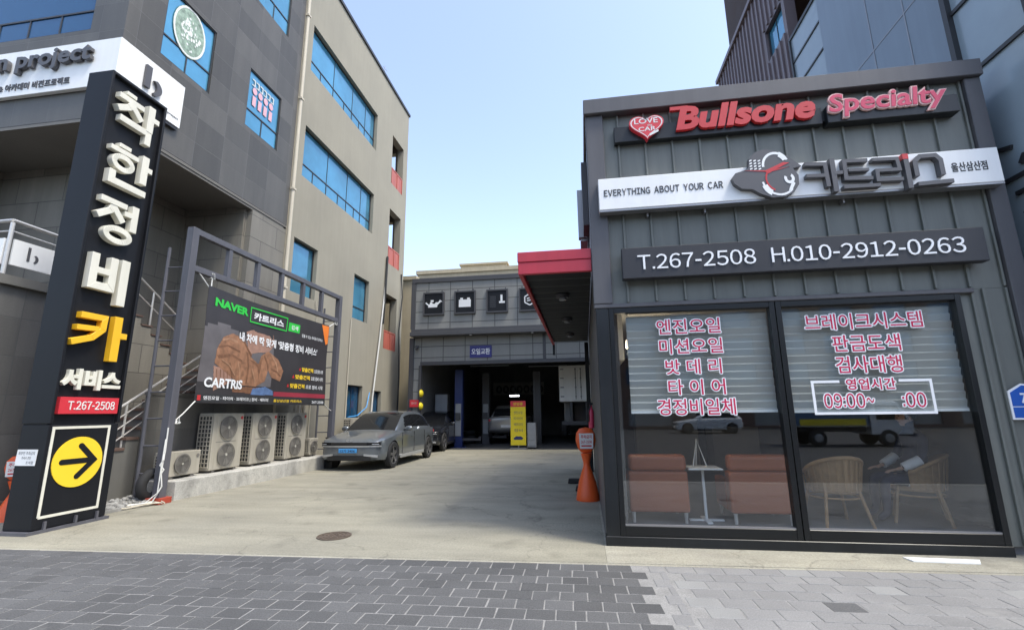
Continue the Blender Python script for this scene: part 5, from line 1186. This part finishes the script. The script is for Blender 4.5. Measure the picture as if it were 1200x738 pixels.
# ================================================================== SHOP INTERIOR
def blind(label, x0, x1, zb):
    t = thing('roller_blind', label, 'blind', ((x0+x1)/2, 6.06, zb)); m = MB(); z = zb; r = []; k = 0
    while z < 2.72: r.append([(x0, 5.985+(.02 if k % 2 else 0), z), (x1, 5.985+(.02 if k % 2 else 0), z), (x1, 5.989+(.02 if k % 2 else 0), z), (x0, 5.989+(.02 if k % 2 else 0), z)]); z += (.070 if k % 2 else .018); k += 1
    m.loft(r); obj('fabric', m, 'blind_fabric', t); m = MB(); m.box(x0, x1, 5.983, 6.01, zb-.035, zb-.002); obj('bottom_rail', m, 'white_board', t); return t
blind('pleated grey blind half lowered behind the left shop window', .56, 2.22, 1.50); blind('pleated grey blind half lowered behind the right shop window', 2.36, 4.19, 1.49)
def sofa(label, x0, x1):
    t = thing('armchair', label, 'armchair', ((x0+x1)/2, 6.9, .11)); m = MB(); m.box(x0, x1, 6.52, 6.72, .24, .74); obj('backrest', m, 'sofa_leather', t, bevel=.03, seg=3); m = MB(); m.box(x0+.01, x1-.01, 6.50, 6.70, .742, .94); obj('headrest', m, 'sofa_leather', t, bevel=.05, seg=3)
    m = MB(); m.box(x0+.11, x1-.11, 6.72, 7.25, .25, .50); obj('seat', m, 'sofa_leather', t, bevel=.04, seg=3)
    for a in (x0, x1-.10): m = MB(); m.box(a, a+.10, 6.722, 7.25, .24, .62); obj('armrest', m, 'sofa_leather', t, bevel=.03, seg=3)
    for x in (x0+.05, x1-.05):
        for y in (6.57, 7.2): m = MB(); m.cyl((x, y, .11), (x, y, .24), .018, .025, 12); obj('leg', m, 'stainless', t)
    return t
sofa('rust leather armchair left of the white side table, back to the window', .52, 1.26); sofa('rust leather armchair right of the white side table, back to the window', 1.75, 2.50)
t = thing('side_table', 'small white pedestal table between the two rust armchairs', 'table', (1.50, 6.72, .11)); m = MB(); m.box(1.28, 1.70, 6.55, 6.95, .75, .77); obj('top', m, 'white_board', t, bevel=.006); m = MB(); m.cyl((1.49, 6.75, .13), (1.49, 6.75, .75), .018, n=12); obj('pole', m, 'white_board', t); m = MB(); m.box(1.28, 1.70, 6.72, 6.78, .112, .13); m.box(1.46, 1.52, 6.55, 6.95, .112, .13); obj('foot', m, 'white_board', t)
t = thing('menu_stand', 'thin white easel stand on the side table', 'stand', (1.45, 6.8, .77)); m = MB(); m.tube([(1.38, 6.75, .775), (1.46, 6.82, 1.12), (1.55, 6.75, .775)], .008, 6); m.tube([(1.46, 6.95, .775), (1.46, 6.82, 1.12)], .008, 6); obj('frame', m, 'white_board', t)
def rattan_chair(label, loc, rz):
    t = thing('rattan_chair', label, 'chair', loc, rz, 'rattan tub chairs in the shop'); n = 30
    ang = [R(168)+R(204)*k/(n-1) for k in range(n)]
    hz = lambda a: .62+.19*max(0, -math.sin(a))**.8 if math.sin(a) < 0 else .62
    m = MB(); r = []
    for a in ang:
        z1 = hz(a); q = [(.27, .40), (.285, .5), (.30+.03*(z1-.6)*5, z1)]; r.append([(x*math.cos(a), x*math.sin(a), z) for x, z in q]+[((x-.018)*math.cos(a), (x-.018)*math.sin(a), z) for x, z in q[::-1]])
    m.loft(r); obj('backrest', m, 'rattan', t, local=True, smooth=True)
    m = MB(); m.tube([((.31+.03*(hz(a)-.6)*5)*math.cos(a), (.31+.03*(hz(a)-.6)*5)*math.sin(a), hz(a)) for a in ang], .024, 8); obj('rim', m, 'rattan', t, local=True, smooth=True)
    m = MB()
    for a in ang[::2]: m.tube([(.292*math.cos(a), .292*math.sin(a), .40), ((.318+.03*(hz(a)-.6)*5)*math.cos(a), (.318+.03*(hz(a)-.6)*5)*math.sin(a), hz(a))], .007, 5)
    obj('weave', m, 'rattan', t, local=True)
    m = MB(); m.lathe([(0, .385), (.27, .385), (.285, .41), (.26, .43), (0, .435)], n=28); obj('seat', m, 'rattan', t, local=True, smooth=True)
    m = MB(); m.lathe([(0, .436), (.22, .437), (.24, .46), (.20, .485), (0, .49)], n=24); obj('cushion', m, 'cushion_white', t, local=True, smooth=True)
    for a in (45, 135, 225, 315):
        a = R(a); m = MB(); m.tube([(.27*math.cos(a), .27*math.sin(a), .58 if math.sin(a) > 0 else .70), (.275*math.cos(a), .275*math.sin(a), .40), (.38*math.cos(a), .38*math.sin(a), .0)], .019, 8); obj('leg', m, 'rattan', t, local=True, smooth=True)
    m = MB(); m.tube([(.27*math.cos(a), .27*math.sin(a), .33) for a in [2*math.pi*k/24 for k in range(24)]], .012, 6, closed=True); obj('stretcher', m, 'rattan', t, local=True, smooth=True)
    return t
rattan_chair('rattan tub chair just right of the window mullion, back to the street', (3.02, 6.72, .11), R(4)); rattan_chair('rattan tub chair with seated person near the right window edge', (4.10, 6.95, .11), R(62))
# seated person, facing the counter on the left
def skin_body(name, verts, edges, rad, mt, parent, root=0):
    me = bpy.data.meshes.new(name); me.from_pydata(verts, edges, []); o = bpy.data.objects.new(name, me); scene.collection.objects.link(o); o.parent = parent
    sk = o.modifiers.new('skin', 'SKIN'); o.modifiers.new('sub', 'SUBSURF').levels = 2
    for i, s in enumerate(me.skin_vertices[0].data): s.radius = rad[i] if isinstance(rad[i], tuple) else (rad[i], rad[i]); s.use_root = (i == root)
    dg = bpy.context.evaluated_depsgraph_get(); m2 = bpy.data.meshes.new_from_object(o.evaluated_get(dg)); o.modifiers.clear(); o.data = m2
    for p in m2.polygons: p.use_smooth = True
    m2.materials.clear(); m2.materials.append(MATS[mt]); return o
t = thing('person', 'person in dark navy clothes seated in the rattan chair at right window', 'person', (4.12, 6.95, .11))
V = [(0, 0, .50), (.02, 0, .70), (.03, 0, .92), (.03, 0, 1.04), (.01, 0, 1.12), (-.01, 0, 1.20), (-.02, 0, 1.31),
     (.03, -.19, .99), (-.06, -.25, .76), (-.26, -.20, .66), (.03, .19, .99), (-.06, .25, .76), (-.26, .20, .66),
     (-.06, -.10, .50), (-.44, -.12, .52), (-.46, -.12, .12), (-.06, .10, .50), (-.44, .12, .52), (-.46, .12, .12), (-.58, -.12, .04), (-.58, .12, .04)]
E_ = [(0, 1), (1, 2), (2, 3), (3, 4), (4, 5), (5, 6), (3, 7), (7, 8), (8, 9), (3, 10), (10, 11), (11, 12), (0, 13), (13, 14), (14, 15), (15, 19), (0, 16), (16, 17), (17, 18), (18, 20)]
Rd = [.14, .14, .15, .12, .055, .085, .075, .065, .05, .038, .065, .05, .038, .09, .065, .045, .09, .065, .045, .035, .035]
b_ = skin_body('body', V, E_, Rd, 'cloth_navy', t)
m = MB(); m.lathe([(0, -.12), (.05, -.11), (.075, -.05), (.085, .02), (.08, .08), (.05, .115), (0, .125)], (-.02, 0, 1.27), 20, sx=1.12); m.lathe([(0, -.02), (.015, -.015), (.012, .02), (0, .03)], (-.118, 0, 1.25), 8)
for s in (-1, 1): m.lathe([(0, -.03), (.014, -.02), (.016, .01), (0, .03)], (-.01, s*.088, 1.26), 8)
obj('head', m, 'skin', t, local=True, smooth=True)
m = MB()
for s in (-1, 1): m.lathe([(0, -.008), (.012, 0), (0, .008)], (-.105, s*.033, 1.285), 8)
m.box(-.112, -.10, -.022, .022, 1.205, 1.212); obj('face_features', m, 'hair', t, local=True)
m = MB(); m.lathe([(.092, -.03), (.098, .03), (.09, .10), (.05, .14), (0, .148)], (.005, 0, 1.27), 20, sx=1.08); obj('hair', m, 'hair', t, local=True, smooth=True)
for s in (-1, 1):
    hv = [(-.25, s*.20, .66), (-.30, s*.19, .645), (-.345, s*.185, .635)]; he = [(0, 1), (1, 2)]; hr = [.03, (.028, .016), (.034, .014)]
    for k, (dy, ln) in enumerate(((-.027, .075), (-.009, .085), (.009, .08), (.027, .062))):
        b = len(hv); hv += [(-.37, s*.185+dy, .632), (-.37-ln*.55, s*.185+dy*1.1, .622), (-.37-ln, s*.185+dy*1.1, .60)]; he += [(2, b), (b, b+1), (b+1, b+2)]; hr += [.0095, .009, .0075]
    b = len(hv); hv += [(-.32, s*.16, .632), (-.355, s*.145, .622)]; he += [(1, b), (b, b+1)]; hr += [.011, .009]
    skin_body('hand', hv, he, hr, 'skin', t)
    m = MB(); m.tube([(-.07, s*.245, .755), (-.17, s*.222, .705), (-.25, s*.203, .665)], [.062, .058, .052], 12); obj('sleeve', m, 'cloth_white', t, local=True, smooth=True)
pl_ = bpy.data.lights.new('spot_light', 'POINT'); pl_.energy = 6; pl_.color = (1, .82, .6); pl_.shadow_soft_size = .05; po_ = bpy.data.objects.new('spot_light', pl_); scene.collection.objects.link(po_)
t = thing('ceiling_spot', 'small warm spot lamp glowing inside the left shop window edge', 'lamp', (.62, 6.5, 2.3)); m = MB(); m.lathe([(0, 0), (.03, 0), (.03, .02), (0, .02)], (.62, 6.5, 2.33), 14); obj('bulb', m, 'lamp_warm', t); m = MB(); m.lathe([(0, 2.352), (.04, 2.352), (.03, 2.44), (0, 2.44)], (.62, 6.5, 0), 14); m.tube([(.62, 6.5, 2.44), (.62, 6.5, 2.82)], .006, 6); obj('housing', m, 'white_board', t)
po_.parent = t; po_.location = (0, 0, -.02)
